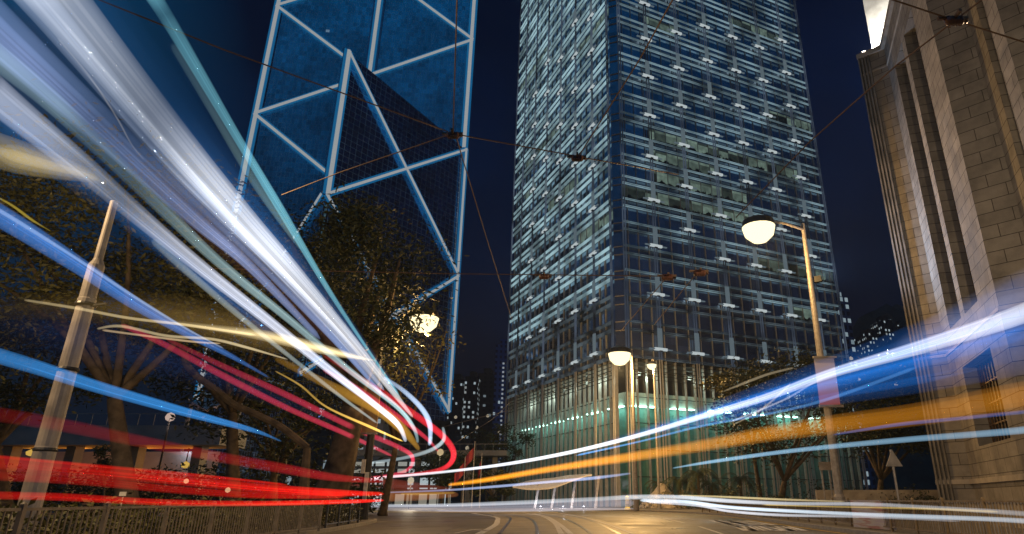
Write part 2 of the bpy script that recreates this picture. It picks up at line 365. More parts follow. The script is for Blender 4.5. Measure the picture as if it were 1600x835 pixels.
# worn painted lettering on the road, two rows (illegible in the photo)
def strokes(p0, p1, p2, rows):
    mb = MB(); A, B, C = Vector(G(*p0)), Vector(G(*p1)), Vector(G(*p2))
    for (u0, v0, u1, v1, w) in rows:
        a = A + (B - A) * u0 + (C - A) * v0; b = A + (B - A) * u1 + (C - A) * v1
        t = (b - a).normalized(); n = Vector((-t.y, t.x)) * w
        q = [a + n, a - n, b - n, b + n]; mb.face([(x.x, x.y, .010) for x in q])
    structure(mb.build('road_lettering', M['white_paint']))
row = []
for k in range(6):
    x = k / 6
    row += [(x, 0, x, 1, .13), (x + .12, 0, x + .12, 1, .13)]
    row += random.choice([[(x, .5, x + .12, .5, .2)], [(x, 0, x + .12, 1, .12)], [(x, .02, x + .12, .02, .2), (x, .98, x + .12, .98, .2)]])
strokes((1145, 821), (1216, 821), (1110, 814), row)
row = []
for k in range(5):
    x = k / 5
    row += [(x, 0, x, 1, .13)] + random.choice([[(x, .98, x + .13, .98, .2), (x + .13, 0, x + .13, 1, .13), (x, .02, x + .13, .02, .2)], [(x, .02, x + .14, .02, .25)], [(x + .14, 0, x + .14, 1, .13), (x, 1, x + .14, 0, .12)]])
strokes((1166, 830), (1266, 830), (1150, 823), row)
for px_, py_ in ((700, 815), (1060, 826), (620, 822), (1180, 806)):
    mb = MB(); g_ = G(px_, py_); mb.lathe((g_[0], g_[1], .004), [(.36, 0), (.36, .004), (.32, .005), (.05, .005)], 20)
    structure(mb.build('manhole_cover', M['rail']))
# low kerb island stones by the yellow line
mb = MB(); a = G(1188, 808); mb.box((10.9, 34, .16), (.5, 5, .1)); 
# ------------------------------------------------------------------ the granite bank (right)
bank = thing('stone_bank_building', 'tall pale granite building with stepped pilasters and narrow slit windows at the right', 'building', loc=(0, 0, 0))
def tline(p, d, t):   # go from p along d until azimuth t
    k = (t * p[1] - p[0]) / (d[0] - t * d[1]); return (p[0] + d[0] * k, p[1] + d[1] * k)
az = lambda xh: (xh - CX) / F / (CP - (CY - HY) / F * SP)
T2 = Vector((-.31, -1)).normalized(); T1 = Vector((1, -1)).normalized()
K0 = (18.33, 34.0)
K1 = tline(K0, T1, az(1525)); K2 = tline(K1, T2, az(1633)); K3 = tline(K2, T1, az(1712)); K4 = tline(K3, T2, az(1779)); K5 = tline(K4, T1, az(1905))
K6 = (K5[0] + T2.x * 9, K5[1] + T2.y * 9); K7 = (K6[0] + T1.x * 1.5, K6[1] + T1.y * 1.5); K8 = (K7[0] + T2.x * 12, K7[1] + T2.y * 12)
ROOF = 28.2
def opened_wall(a, b, z0, z1, ops, depth, parent, m=M['stone'], name='wall', back=M['dark']):
    """ops: (s0,s1,z0,z1) rectangles along a->b; interior is to the left of a->b ... recess goes along normal n"""
    a = Vector(a); b = Vector(b); L = (b - a).length; t = (b - a) / L; n = Vector((-t.y, t.x))      # n points into the building
    xs = sorted({0, L} | {o[0] for o in ops} | {o[1] for o in ops}); zs = sorted({z0, z1} | {o[2] for o in ops} | {o[3] for o in ops})
    mb = MB()
    for i in range(len(xs) - 1):
        for j in range(len(zs) - 1):
            xm, zm = (xs[i] + xs[i + 1]) / 2, (zs[j] + zs[j + 1]) / 2
            if any(o[0] < xm < o[1] and o[2] < zm < o[3] for o in ops): continue
            mb.wall(a + t * xs[i], a + t * xs[i + 1], zs[j], zs[j + 1], 0, xs[i])
    for o in ops:
        p, q = a + t * o[0], a + t * o[1]; p2, q2 = p + n * depth, q + n * depth
        mb.wall(p, p2, o[2], o[3], 0); mb.wall(q2, q, o[2], o[3], 0)
        for zz in (o[2], o[3]): mb.face([(p.x, p.y, zz), (q.x, q.y, zz), (q2.x, q2.y, zz), (p2.x, p2.y, zz)], [(0, 0), (1, 0), (1, 1), (0, 1)])
    w = mb.build(name, m, parent)
    for o in ops:
        p2, q2 = a + t * o[0] + n * depth, a + t * o[1] + n * depth
        g = MB(); g.wall(p2, q2, o[2], o[3]); wn = g.build('window', back, parent)
        f = MB(); kx = max(2, round((o[1] - o[0]) / .45)); kz = max(2, round((o[3] - o[2]) / .9))
        pf, qf = p2 - n * .12, q2 - n * .12
        for i in range(kx + 1):
            c = pf + (qf - pf) * (i / kx); f.bar((c.x, c.y, o[2]), (c.x, c.y, o[3]), .05, .07, up=(n.x, n.y, 0))
        for j in range(kz + 1):
            z = o[2] + (o[3] - o[2]) * j / kz; f.bar((pf.x, pf.y, z), (qf.x, qf.y, z), .06, .05)
        f.build('window_frame', M['bronze'], wn)
    return w
def dist(a, b): return (Vector(a) - Vector(b)).length
def sat(xh): return dist(K1, tline(K1, T2, az(xh)))
ops = [(sat(1540), sat(1563), 9.3, 25.4), (sat(1571), sat(1598), 9.3, 25.3), (sat(1547), sat(1601), 3.5, 7.2)]
opened_wall(K0, K1, 0, ROOF, [], .5, bank)
opened_wall(K1, K2, 0, ROOF, ops, .75, bank)
opened_wall(K2, K3, 0, ROOF, [], .5, bank)
L34 = dist(K3, K4); opened_wall(K3, K4, 0, ROOF, [(L34 * .38, L34 * .62, 9.3, 25.4), (L34 * .2, L34 * .8, 3.5, 7.2)], .75, bank)
opened_wall(K4, K5, 0, ROOF, [], .5, bank); opened_wall(K5, K6, 0, ROOF, [(1.5, 2.6, 9.3, 25.3), (5, 6.1, 9.3, 25.3)], .75, bank); opened_wall(K6, K7, 0, ROOF, [], .5, bank); opened_wall(K7, K8, 0, ROOF, [], .5, bank)
# ribbed narrow bay beyond the far corner + return wall
KB = (K0[0] + 16, K0[1] + 26)
mb = MB(); mb.wall((42, 62), KB, 0, ROOF - 1); mb.wall(KB, K0, 0, ROOF - 1); mb.face([(*K0, ROOF), (*K1, ROOF), (*K2, ROOF), (*K3, ROOF), (*K5, ROOF), (*K8, ROOF), (50, -5, ROOF), (50, 60, ROOF), (*KB, ROOF)])
mb.build('side_wall', M['stone'], bank)
mb = MB()
for k in range(4):
    c = Vector(K0) + T1 * (.09 + .19 * k) + Vector((-.707, -.707)) * (.10 - .02 * k)
    mb.box((c.x, c.y, 14.1), (.09, .2, 28.2), T1, 0)
mb.build('ribbed_pier', mat('darker granite ribs', (.17, .155, .13), .85, 0, .4, 1.2), bank)  # granite darkened here to offset the near street lamp
# corner moulding line, parapet, base course
pl = [K0, K1, K2, K3, K4, K5, K6, K7, K8]
for z, hh, out in ((ROOF - .1, .35, .16), (ROOF - 1.5, .12, .05), (2.0, .22, .10), (.5, 1.0, .14), (8.3, .14, .04)):
    mb = MB(); op = []
    for i, p in enumerate(pl):
        a = Vector(pl[max(i - 1, 0)]); b = Vector(pl[min(i + 1, len(pl) - 1)]); t = (b - a).normalized(); op.append((p[0] + t.y * out * 1.3, p[1] - t.x * out * 1.3))
    for i in range(len(pl) - 1):
        mb.prism([op[i], op[i + 1], pl[i + 1], pl[i]], z - hh / 2, z + hh / 2)
    mb.build('cornice' if z > 5 else 'plinth_course', M['stone_plain'], bank)
# floodlit setback upper storeys
U = [(K0[0] + 1.15, K0[1] + .15), (K1[0] + 1.0, K1[1] + .2), (K2[0] + 3.5, K2[1] + 1.5), (45, 8), (45, 50)]
mb = MB(); mb.prism(U, ROOF + .02, 52); mb.build('upper_storey', M['stone_plain'], bank)
mb = MB(); q = P(1353, 76, 34.6); mb.box((q.x + .15, q.y, ROOF + .35), (.55, .9, 1.0), T2); mb.build('parapet_block', M['stone_plain'], bank)
def lamp(name, kind, loc, power, col, size=.2, rot=None, spot=None, parent=None):
    l = bpy.data.lights.new(name, kind); l.energy = power; l.color = col
    if kind == 'AREA': l.shape = 'DISK'; l.size = size
    else: l.shadow_soft_size = size
    if kind == 'SPOT': l.spot_size = spot or R(120); l.spot_blend = .6
    o = bpy.data.objects.new(name, l); COL.objects.link(o); o.location = loc
    if rot is not None: o.rotation_euler = rot
    if parent: o.parent = parent
    return o
def aim(o, target):
    d = Vector(target) - o.location; o.rotation_euler = d.to_track_quat('-Z', 'Y').to_euler()
for k, (lx, ly) in enumerate(((K0[0] + .75, K0[1] + .2), (K1[0] + .3, K1[1] - 1.2))):
    fl = thing('rooftop_floodlight', ['small floodlight on the far corner of the granite roof ledge', 'small floodlight on the granite roof ledge further from the corner'][k], 'floodlight', 'floodlights on the granite roof')
    mb = MB(); mb.box((lx, ly, ROOF + .25), (.3, .2, .2), T2); mb.box((lx, ly, ROOF + .1), (.06, .06, .2)); mb.build('housing', M['dark_steel'], fl)
    o = lamp('floodlight_lamp', 'SPOT', (lx, ly, ROOF + .42), 2600, (.9, .95, 1), .08, parent=fl); aim(o, (lx + 1.6, ly + 1, ROOF + 4))

# ------------------------------------------------------------------ glass office tower (centre)
ck = thing('glass_office_tower', 'tall square glass office tower wrapped in white louvre bands painted with floodlight in the centre', 'building')
D = 94.7; C0 = Vector((.07 * D, D)); th = R(26.1)
dL = Vector((-math.sin(th), math.cos(th))); dR = Vector((math.cos(th), math.sin(th))); LEN = 47.0
cL = C0 + dL * 1.1; cR = C0 + dR * 1.1
nR = Vector((dR.y, -dR.x)); nL = Vector((-dL.y, dL.x)); nL = nL if nL.y < 0 else -nL
FH = 4.2; Z0 = 21.5; NF = 36
TOP = Z0 + NF * FH
FL, BK, FR = cL + dL * LEN, C0 + dL * (LEN + 1.1) + dR * (LEN + 1.1), cR + dR * LEN
cols_u = [0, 5.9, 13, 20.1, 27.2, 34.3, 41.2, LEN]
FROST = {}
# window glass per face per storey, upper storeys
lit_rooms = {(0, 7): (1, 4), (0, 9): (1, 6), (0, 6): (0, 4), (0, 4): (4, 7), (0, 12): (5, 7), (1, 5): (0, 2), (1, 8): (2, 4), (0, 8): (1, 3), (0, 15): (1, 2), (0, 17): (4, 6), (0, 2): (5, 6), (0, 20): (2, 3), (1, 12): (3, 6), (1, 15): (0, 2), (1, 18): (4, 7), (1, 10): (5, 6)}
m_, t_, b_ = newmat('lit office interior'); M['room'] = m_
c_ = t_.nodes.new('ShaderNodeTexCoord'); sv_ = t_.nodes.new('ShaderNodeSeparateXYZ'); t_.links.new(c_.outputs['UV'], sv_.inputs[0])
n_r = t_.nodes.new('ShaderNodeTexNoise'); n_r.inputs['Scale'].default_value = .9; n_r.inputs['Detail'].default_value = 4; t_.links.new(c_.outputs['UV'], n_r.inputs[0])
fh_ = mth(t_, 'FRACT', mth(t_, 'DIVIDE', mth(t_, 'SUBTRACT', sv_.outputs[1], 21.5 + 1.4), 4.2))           # 0 at sill .. .67 at head
gl_ = mth(t_, 'GREATER_THAN', mth(t_, 'ADD', mth(t_, 'MULTIPLY', fh_, 1.5), n_r.outputs[0]), .82)
sp2 = t_.nodes.new('ShaderNodeVectorMath'); sp2.operation = 'SNAP'; t_.links.new(c_.outputs['UV'], sp2.inputs[0]); sp2.inputs[1].default_value = (2.37, 4.2, 1)
w_r = t_.nodes.new('ShaderNodeTexWhiteNoise'); t_.links.new(sp2.outputs[0], w_r.inputs[0])
b_.inputs['Base Color'].default_value = (.01, .015, .02, 1); b_.inputs['Roughness'].default_value = .15
b_.inputs['Emission Color'].default_value = (.55, .80, .66, 1); t_.links.new(mth(t_, 'MULTIPLY', mth(t_, 'MULTIPLY', gl_, mth(t_, 'MULTIPLY', n_r.outputs[0], w_r.outputs['Value'])), .42), b_.inputs['Emission Strength']); m_.cycles.emission_sampling = 'NONE'

def facequad(mb, o, d, u0, u1, z0, z1, n, off=0, m=0):
    a = o + d * u0 + n * off; b = o + d * u1 + n * off
    if n is nL: a, b = b, a; mb.wall(a, b, z0, z1, m, -u1)
    else: mb.wall(a, b, z0, z1, m, u0)
for nm, o_, d_, n_, fi in (('right', cR, dR, nR, 0), ('left', cL, dL, nL, 1)):
    mb = MB(); mp_ = MB(); rm = MB()
    for k in range(NF):
        z = Z0 + k * FH
        rng = lit_rooms.get((fi, k))
        for i in range(7):
            u0, u1 = cols_u[i], cols_u[i + 1]
            if rng and rng[0] <= i < rng[1]: rm = MB(); facequad(rm, o_, d_, u0, u1, z + 1.4, z + FH, n_, -.02); rm.build('lit_office', M['room'], ck)
            else: facequad(mb, o_, d_, u0, u1, z + 1.4, z + FH, n_)
        facequad(mp_, o_, d_, 0, LEN, z, z + 1.4, n_)
    mb.build('curtain_glass', M['ck_glass'] if True else 0, ck); mp_.build('spandrel_panel', M['ck_panel'], ck)

# chamfer
mb = MB(); mb.wall(cL, cR, Z0, TOP)
mb.build('corner_glass', M['ck_panel'], ck)
for k in range(NF):
    for dz in (0, 1.4):
        a, b = cL, cR; z = Z0 + k * FH + dz
        mb = MB(); mb.bar((a.x, a.y - .05, z), (b.x, b.y - .05, z), .2, .12); mb.build('corner_trim', M['galv'], ck)
mb = MB(); mb.wall(FR, BK, 0, TOP); mb.wall(BK, FL, 0, TOP); mb.face([(*cL, TOP), (*cR, TOP), (*FR, TOP), (*BK, TOP), (*FL, TOP)]); mb.build('rear_wall', M['ck_panel'], ck)
bandm = [emis('painted floodlight louvre right', (.56, .86, 1.0), .25, .5, .15, 'NONE', .22), emis('painted floodlight louvre left', (.58, .90, 1.0), .42, .35, .16, 'NONE', .30)]  # floodlight on the louvres painted as uneven emission
banddim = emis('dim painted glow louvre', (.62, .85, 1.0), .055, .9, .3, 'NONE', .15)  # dimmer painted glow for the lowest louvres
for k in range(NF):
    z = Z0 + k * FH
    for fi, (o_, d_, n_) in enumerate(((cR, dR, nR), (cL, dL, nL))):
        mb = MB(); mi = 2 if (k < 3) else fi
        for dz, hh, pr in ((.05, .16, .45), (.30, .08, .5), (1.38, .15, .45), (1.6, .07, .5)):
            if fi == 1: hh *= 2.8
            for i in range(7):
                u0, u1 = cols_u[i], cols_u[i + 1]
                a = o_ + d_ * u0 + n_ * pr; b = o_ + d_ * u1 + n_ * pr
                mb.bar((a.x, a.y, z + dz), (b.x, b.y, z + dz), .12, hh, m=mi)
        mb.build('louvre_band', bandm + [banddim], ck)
# mullions
for o_, d_, n_ in ((cR, dR, nR), (cL, dL, nL)):
    mb = MB()
    for i in range(7):
        for fr_ in (.17, .5, .84):
            u = cols_u[i] + (cols_u[i + 1] - cols_u[i]) * fr_; a = o_ + d_ * u + n_ * .1
            mb.bar((a.x, a.y, Z0), (a.x, a.y, TOP), .07, .18, up=(n_.x, n_.y, 0))
    mb.build('mullion_frame', M['steel'], ck)
M['column_glow'] = emis('column with painted glow', (.50, .68, 1.0), .045, 1.4, .12, 'NONE', .25)  # light running up the columns painted as emission
fit2 = emis('painted floodlight spill', (.62, .85, 1.0), .14, 0, 1, 'NONE')  # spill round each fitting painted as dim glowing bars
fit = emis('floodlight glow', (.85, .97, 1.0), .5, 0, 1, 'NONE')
for fi, (o_, d_, n_) in enumerate(((cR, dR, nR), (cL, dL, nL))):
    for i, u in enumerate(cols_u):
        mb = MB()
        for du in (-.22, .22):
            a = o_ + d_ * (u + du) + n_ * .55; mb.tube([(a.x, a.y, 0), (a.x, a.y, Z0)], .12, 6, 0); mb.tube([(a.x, a.y, Z0 + .01), (a.x, a.y, TOP)], .11, 6, 1)
        mb.build('column', [M['steel'], M['column_glow']], ck)
rows = [23.0, 32.0] + [40.4 + 8.4 * k for k in range(7)]
nfit = 0
for fi, (o_, d_, n_) in enumerate(((cR, dR, nR), (cL, dL, nL))):
    for i, u in enumerate(cols_u):
        if i in (0, 7): continue
        for r_, z in enumerate(rows):
            if (i % 3 == 1 and r_ > 1) and fi == 0: zz = z + 0
            else: zz = z if (i % 2 or r_ < 2) else z + 4.2
            if nfit >= 100: break
            a = o_ + d_ * u + n_ * .75; mb = MB()
            mb.box((a.x, a.y, zz + .12), (2.3, .35, .42), d_, 1)
            mb.box((a.x, a.y, zz + .12), (4.2, .3, .16), d_, 2)
            mb.box((a.x - n_.x * .1, a.y - n_.y * .1, zz + 1.9), (.8, .2, 3.2), d_, 2)
            mb.box((a.x, a.y, zz - .16), (.5, .3, .14), d_, 0)
            mb.build('facade_floodlight', [M['dark_steel'], fit, fit2], ck); nfit += 1
# lobby: glass box behind tall steel fins, soffit, teal walls, slabs
inset = 3.0
iC = C0 + (dL + dR) * inset; iL = cL + dL * LEN + dR * inset; iR = cR + dR * LEN + dL * inset
M['teal'] = mat('pale green lobby wall', (.16, .34, .30), .4, 0, .2, .4)
mb = MB(); mb.wall(iL, iC + dL * 1, 0, 15); mb.wall(iC + dR * 1, iR, 0, 15); mb.wall(iC + dL * 1, iC + dR * 1, 0, 15)
mb.build('lobby_wall', M['teal'], ck)
mb = MB(); mb.face([(*cL, 20.9), (*cR, 20.9), (*FR, 20.9), (*BK, 20.9), (*FL, 20.9)]); mb.build('soffit', M['ck_dark'], ck)
M['cream'] = mat('pale ceiling', (.55, .55, .50), .7, 0, .1)
mb = MB(); a, b, c = iL - dR * 1.4, iC - (dL + dR) * 1.0, iR - dL * 1.4
for p, q in ((a, b), (b, c)): mb.wall(p, q, 14.6, 16.6)
mb.face([(*a, 14.6), (*b, 14.6), (*c, 14.6), (*(iR + dL * 6), 14.6), (*(iC + (dL + dR) * 6), 14.6), (*(iL + dR * 6), 14.6)]); mb.build('mezzanine_fascia', M['cream'], ck)
M['lamp_teal'] = emis('lobby ceiling light', (.6, 1.0, .88), 9.5, 0)
for d_, e_ in ((dR, dL), (dL, dR)):
    mb = MB()
    for k in range(6):
        p = C0 + d_ * (5 + k * 7.3) + e_ * 1.9; mb.box((p.x, p.y, 14.5), (4.2, .9, .08), d_)
    mb.build('ceiling_light', M['lamp_teal'], ck)
for d_, e_ in ((dR, dL), (dL, dR)):
    for k in range(4):
        p = C0 + d_ * (4 + k * 9.5) + e_ * 1.2; lamp('added_fascia_light', 'POINT', (p.x, p.y, 18.6), 260, (.9, .95, .8), .3, parent=ck)  # added point lights that brighten the mezzanine fascia
cg = glassmat('clear lobby glass', (.5, .5, .5), 1, 1, (.5, .5, .5), lit=2)
cgn = cg.node_tree; cgn.nodes.clear()
o = cgn.nodes.new('ShaderNodeOutputMaterial'); mx = cgn.nodes.new('ShaderNodeMixShader'); tr = cgn.nodes.new('ShaderNodeBsdfTransparent'); gl = cgn.nodes.new('ShaderNodeBsdfGlossy')
tr.inputs[0].default_value = (.75, .9, .86, 1); gl.inputs[1].default_value = .04; mx.inputs[0].default_value = .16
cgn.links.new(tr.outputs[0], mx.inputs[1]); cgn.links.new(gl.outputs[0], mx.inputs[2]); cgn.links.new(mx.outputs[0], o.inputs[0])
mb = MB()
for o_, d_, n_ in ((cR, dR, nR), (cL, dL, nL)): facequad(mb, o_, d_, 0, LEN, 0, Z0, n_, -.3)
mb.wall(cL - nL * .3, cR - nR * .3, 0, Z0); mb.build('lobby_glass', cg, ck)
for o_, d_, n_ in ((cR, dR, nR), (cL, dL, nL)):
    mb = MB()
    u = 0
    while u <= LEN:
        a = o_ + d_ * u + n_ * .05; mb.bar((a.x, a.y, 0), (a.x, a.y, 21.4), .10, .55, up=(n_.x, n_.y, 0)); u += 1.78
    mb.build('glass_fin', M['steel'], ck)
    mb = MB()
    for z in (4.2, 8.0, 11.8, 15.6, 19.4):
        a = o_ + n_ * .0; b = o_ + d_ * LEN; mb.bar((a.x, a.y, z), (b.x, b.y, z), .2, .10)
    for z in (18.3, 18.9, 19.6, 20.2, 20.8):
        a = o_ + n_ * .35; b = o_ + d_ * LEN + n_ * .35; mb.bar((a.x, a.y, z), (b.x, b.y, z), .25, .06)
    mb.build('transom', M['dark_steel'], ck)

# ------------------------------------------------------------------ prism tower with lit X bracing (left)
boc = thing('prism_skyscraper', 'faceted glass skyscraper outlined by white triangular light tubes left of centre', 'building')
Y_Q, Y_A, Y_C = 159.3, 192.0, 203.5
Q = Vector((az(435) * Y_Q, Y_Q)); A = Vector((az(276) * Y_A, Y_A)); C = Vector((az(690) * Y_C, Y_C)); O = (A + C) / 2; Dd = A + C - Q
QZ = {0: 31, 1: 81.1, 2: 130.1}; AZ = {0: 29.2, 1: 78, 2: 129, 3: 176.9, 4: 226}; CZ = {0: 26.9, 1: 72.5, 2: 121.6, 3: 170.6, 4: 219.7}
def OZ(k): return (AZ[k] + CZ[k] + AZ[k + 1] + CZ[k + 1]) / 4
mb = MB(); mb.prism([A, C, Dd], 0, 240); mb.build('rear_prism', M['boc_glass'], boc)
def prism3(p, zs, low, m, name):
    mb = MB()
    for i in range(3):
        a, b = p[i], p[(i + 1) % 3]; za, zb = zs[i], zs[(i + 1) % 3]; L = (b - a).length
        mb.face([(*a, low), (*b, low), (*b, zb), (*a, za)], [(0, low), (L, low), (L, zb), (0, za)])
    mb.face([(*p[i], zs[i]) for i in range(3)], [(p[i].x, zs[i]) for i in range(3)])
    return mb.build(name, m, boc)
e = .05
prism3([Q, C, O], [QZ[2], CZ[2], OZ(2)], 0, M['boc_dark'], 'front_prism')
prism3([A, Q, O], [AZ[1], QZ[1], OZ(1)], 0, M['boc_dark'], 'side_prism')
def n_of(a, b):
    t = (b - a).normalized(); n = Vector((t.y, -t.x)); return n if n.y < 0 else -n
def brace(pa, za, pb, zb, off, w=.62, m='tube', cw=2.3, name='light_tube'):
    n = n_of(pa, pb) if pa != pb else Vector((-.2, -1)).normalized()
    n = off
    a = Vector((*pa, za)) + Vector((n.x, n.y, 0)) * .5; b = Vector((*pb, zb)) + Vector((n.x, n.y, 0)) * .5
    mb = MB(); mb.bar(a, b, .35, cw, up=(b - a).normalized().cross(Vector((n.x, n.y, 0)))); mb2 = MB()
    nv = Vector((n.x, n.y, 0)) * .55
    ch = mb.build('cladding_strip', M['clad'], boc) if cw else None
    mb2.bar(a + nv * .95, b + nv * .95, .3, w * 1.6, up=(b - a).normalized().cross(Vector((n.x, n.y, 0))))
    t_ = mb2.build(name, M[m], boc)
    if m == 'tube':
        mb3 = MB(); mb3.bar(a + nv * .55, b + nv * .55, .3, w * 1.6 + (1.6 if cw else 1.1), up=(b - a).normalized().cross(Vector((n.x, n.y, 0)))); mb3.build('tube_glow_strip', M['tube_glow'], boc)  # glowing strip painted in for the blue spill of the tube
    return t_
nAC = n_of(A, C); nQC = Vector(((C - Q).normalized().y, -(C - Q).normalized().x)); nAQ = n_of(A, Q)
tA = A + (C - A).normalized() * .6; tC = C - (C - A).normalized() * .6
brace(tA, 29, tA, 235, nAC, .8, cw=3.2); brace(tC, CZ[0], tC, 235, nAC, .8, cw=3.0); brace(O, OZ(2), O, 235, nAC, .8, cw=4.2)
brace(A, AZ[3], O, OZ(2), nAC, cw=0); brace(A, AZ[2], O, OZ(2), nAC, cw=0); brace(A, AZ[2], O, OZ(1), nAC, cw=0); brace(O, OZ(2), C, CZ[3], nAC, cw=0)
brace(C, CZ[3], O, OZ(3), nAC, cw=0); brace(A, AZ[3], O, OZ(3), nAC, cw=0); brace(O, OZ(3), C, CZ[4], nAC, cw=0); brace(O, OZ(3), A, AZ[4], nAC, cw=0)
tQ = Q + (C - Q).normalized() * .3
brace(tQ, QZ[1], tQ, QZ[2], nQC, .8, cw=3.0); brace(tQ, QZ[0], tQ, QZ[1] - 3, nQC, .3, 'tube_dim', cw=0)
brace(Q, QZ[2], C, CZ[1], nQC, .5, cw=0); brace(Q, QZ[1], C, CZ[2], nQC, .5, cw=0); brace(Q, QZ[1], C, CZ[0], nQC, .5, cw=0); brace(Q, QZ[0], C, CZ[1], nQC, .5, cw=0)
brace(Q, QZ[1], A, AZ[0], nAQ, .5, cw=0)
brace(C - (C - Q).normalized() * .6, CZ[0], C - (C - Q).normalized() * .6, CZ[2], nQC, .6, cw=2.6)
mb = MB()
off = 1.2
b1 = [A + (A - C).normalized() * off, Q + (Q - O).normalized() * off, C + (C - A).normalized() * off]
mb.prism([(p.x, p.y) for p in b1], 0, 24); o = mb.build('stone_base', windowmat('tower base windows', (.05, .06, .08), 3.2, 4.2, .25, (.6, .8, 1), .2), boc)

# ------------------------------------------------------------------ distant hill and residential towers
def hill(pts, depth, name, m):
    """ridge line given as world points (x,y,z); slopes to the ground in front and behind"""
    mb = MB(); rows_ = 8
    sp_ = spline(pts, 8)
    g = []
    for j in range(-rows_, rows_ + 1):
        f = abs(j) / rows_; g.append([(x + random.uniform(-4, 4), y + j * depth / rows_, max(0, z * (1 - f ** 1.3)) + (random.uniform(-2.5, 2.5) if f < .95 else 0)) for x, y, z in sp_])
    for j in range(len(g) - 1):
        for i in range(len(sp_) - 1): mb.face([g[j][i], g[j][i + 1], g[j + 1][i + 1], g[j + 1][i]])
    return structure(mb.build(name, m))
M['hill'] = mat('dark wooded hillside', (.03, .035, .028), .9, 0, .6, .08, bump=1)
hill([(*P(x, y, 520).xy, P(x, y, 520).z) for x, y in ((300, 690), (560, 650), (700, 635), (800, 640), (980, 680), (1200, 640), (1340, 500), (1420, 478), (1560, 520), (1750, 700))], 160, 'hill', M['hill'])
far = [  # x0,x1,ytop, depth, mat
    (702, 724, 592, 430, windowmat('flats a', (.03, .032, .04), 2.6, 3.2, .38, s=.3), 'dark slim apartment tower with scattered lit windows left of the pair on the hill', ),
    (727, 746, 588, 425, windowmat('flats b', (.025, .028, .035), 3.0, 3.2, .42, s=.3), 'dark apartment tower with many lit windows behind the red lamp curl'),
    (748, 772, 583, 440, windowmat('flats c', (.03, .03, .034), 4, 3.2, .05, s=.12), 'unlit grey residential tower left of the blue slab tower'),
    (775, 796, 538, 380, windowmat('blue slab', (.07, .16, .42), 2.8, 3.4, .03, s=.25), 'slender blue lit slab tower beside the glass tower'),
    (1303, 1328, 462, 300, windowmat('lattice', (.10, .16, .30), 3.2, 3.6, .35, (.5, .8, 1), .22, .62, .6), 'narrow blue grey tower with a lattice of windows right of the glass tower'),
    (1352, 1376, 520, 470, windowmat('flats d', (.02, .022, .028), 2.8, 3.2, .4, s=.3), 'low dark apartment block with sparse lights left of three near the granite wall'),
    (1380, 1396, 498, 470, windowmat('flats e', (.02, .022, .028), 3.2, 3.2, .5, s=.32), 'middle apartment block of the three near the granite wall'),
    (1402, 1422, 508, 480, windowmat('flats f', (.02, .022, .028), 3, 3.2, .45, s=.3), 'apartment block partly hidden behind the granite corner'),
]
for x0, x1, yt, Y, m, lab in far:
    b = thing('apartment_tower', lab, 'building', 'towers far behind the street')
    a = az(900 + (x0 - 900) * 3055 / (yt + 2275)) * Y; c = az(900 + (x1 - 900) * 3055 / (yt + 2275)) * Y; top = P(x0, yt, Y).z
    mb = MB(); mb.prism([(a, Y), (c, Y + 3), (c, Y + 25), (a, Y + 22)], 0, top); mb.build('wall', m, b)
    mb = MB(); mb.box(((a + c) / 2, Y + 10, top + 2.2), ((c - a) * .5, 10, 4)); mb.build('roof_plant_room', M['ck_dark'] if 'blue' not in lab else m, b)
    if 'slender blue' in lab:
        sm = emis('stair light', (.8, .9, 1), .3, sampling='NONE')
        for k in range(34): mb = MB(); mb.box((a + (c - a) * .62, Y - .2, top - 12 - k * 2.6), (1.1, .3, 1.1)); mb.build('stair_light', sm, b)
# scattered hillside lights
for k, (x, y, Y) in enumerate(((712, 652, 360), (745, 668, 350), (762, 650, 370), (780, 676, 340), (700, 668, 350), (730, 700, 300), (1330, 560, 280), (1342, 592, 280), (1400, 600, 300))):
    p = P(x, y, Y); mb = MB(); mb.lathe(p, [(.1, -.9), (.8, -.6), (.8, .4), (.1, .9)], 8)
    mb.lathe((p.x, p.y, 0), [(.18, 0), (.1, p.z - .9)], 6, 1)
    tag(mb.build('hillside_lamp', [emis('hillside lamp glow', (1, .85, .6), .35, sampling='NONE') if k == 0 else bpy.data.materials['hillside lamp glow'], M['dark_steel']]), 'tiny warm lamp among the dark trees on the hillside', 'lamp', 'lamps on the dark hillside')

# ------------------------------------------------------------------ footbridge, flyover, low buildings
def bridge(name, label, x0, x1, ydeck, Y, thick, npier, m, rail=True, dx=0):
    b = thing(name, label, 'bridge'); a = P(x0, ydeck, Y); c = P(x1, ydeck, Y); z = a.z
    mb = MB(); mb.box(((a.x + c.x) / 2, Y + 2.5, z), (c.x - a.x, 5, thick)); mb.build('deck', m, b)
    mb = MB()
    for k in range(int((c.x - a.x) / 1.5)): x = a.x + k * 1.5; mb.bar((x, Y + .1, z + thick / 2), (x, Y + .1, z + thick / 2 + 1.1), .05)
    mb.bar((a.x, Y + .1, z + thick / 2 + 1.1), (c.x, Y + .1, z + thick / 2 + 1.1), .08); mb.build('parapet', M['galv'], b)
    for k in range(npier):
        x = a.x + (c.x - a.x) * (k + .5) / npier; mb = MB(); mb.box((x, Y + 2.5, z / 2 - thick / 4), (.9, 1.2, z - thick / 2)); mb.build('pier', m, b)
    return b
bridge('footbridge', 'low pale footbridge on square piers beyond the road bend', 548, 792, 708, 118, .9, 6, M['concrete'])
fb = bridge('road_flyover', 'dark road flyover with orange lit underside behind the left hedge', -160, 345, 680, 62, 1.8, 5, M['concrete'])
mb = MB(); mb.wall((-75, 74), (-40, 74), 0, 6.2); w = mb.build('retaining_wall', M['concrete']); tag(w, 'orange lit concrete retaining wall under the flyover', 'wall')
orange = (1, .42, .06)
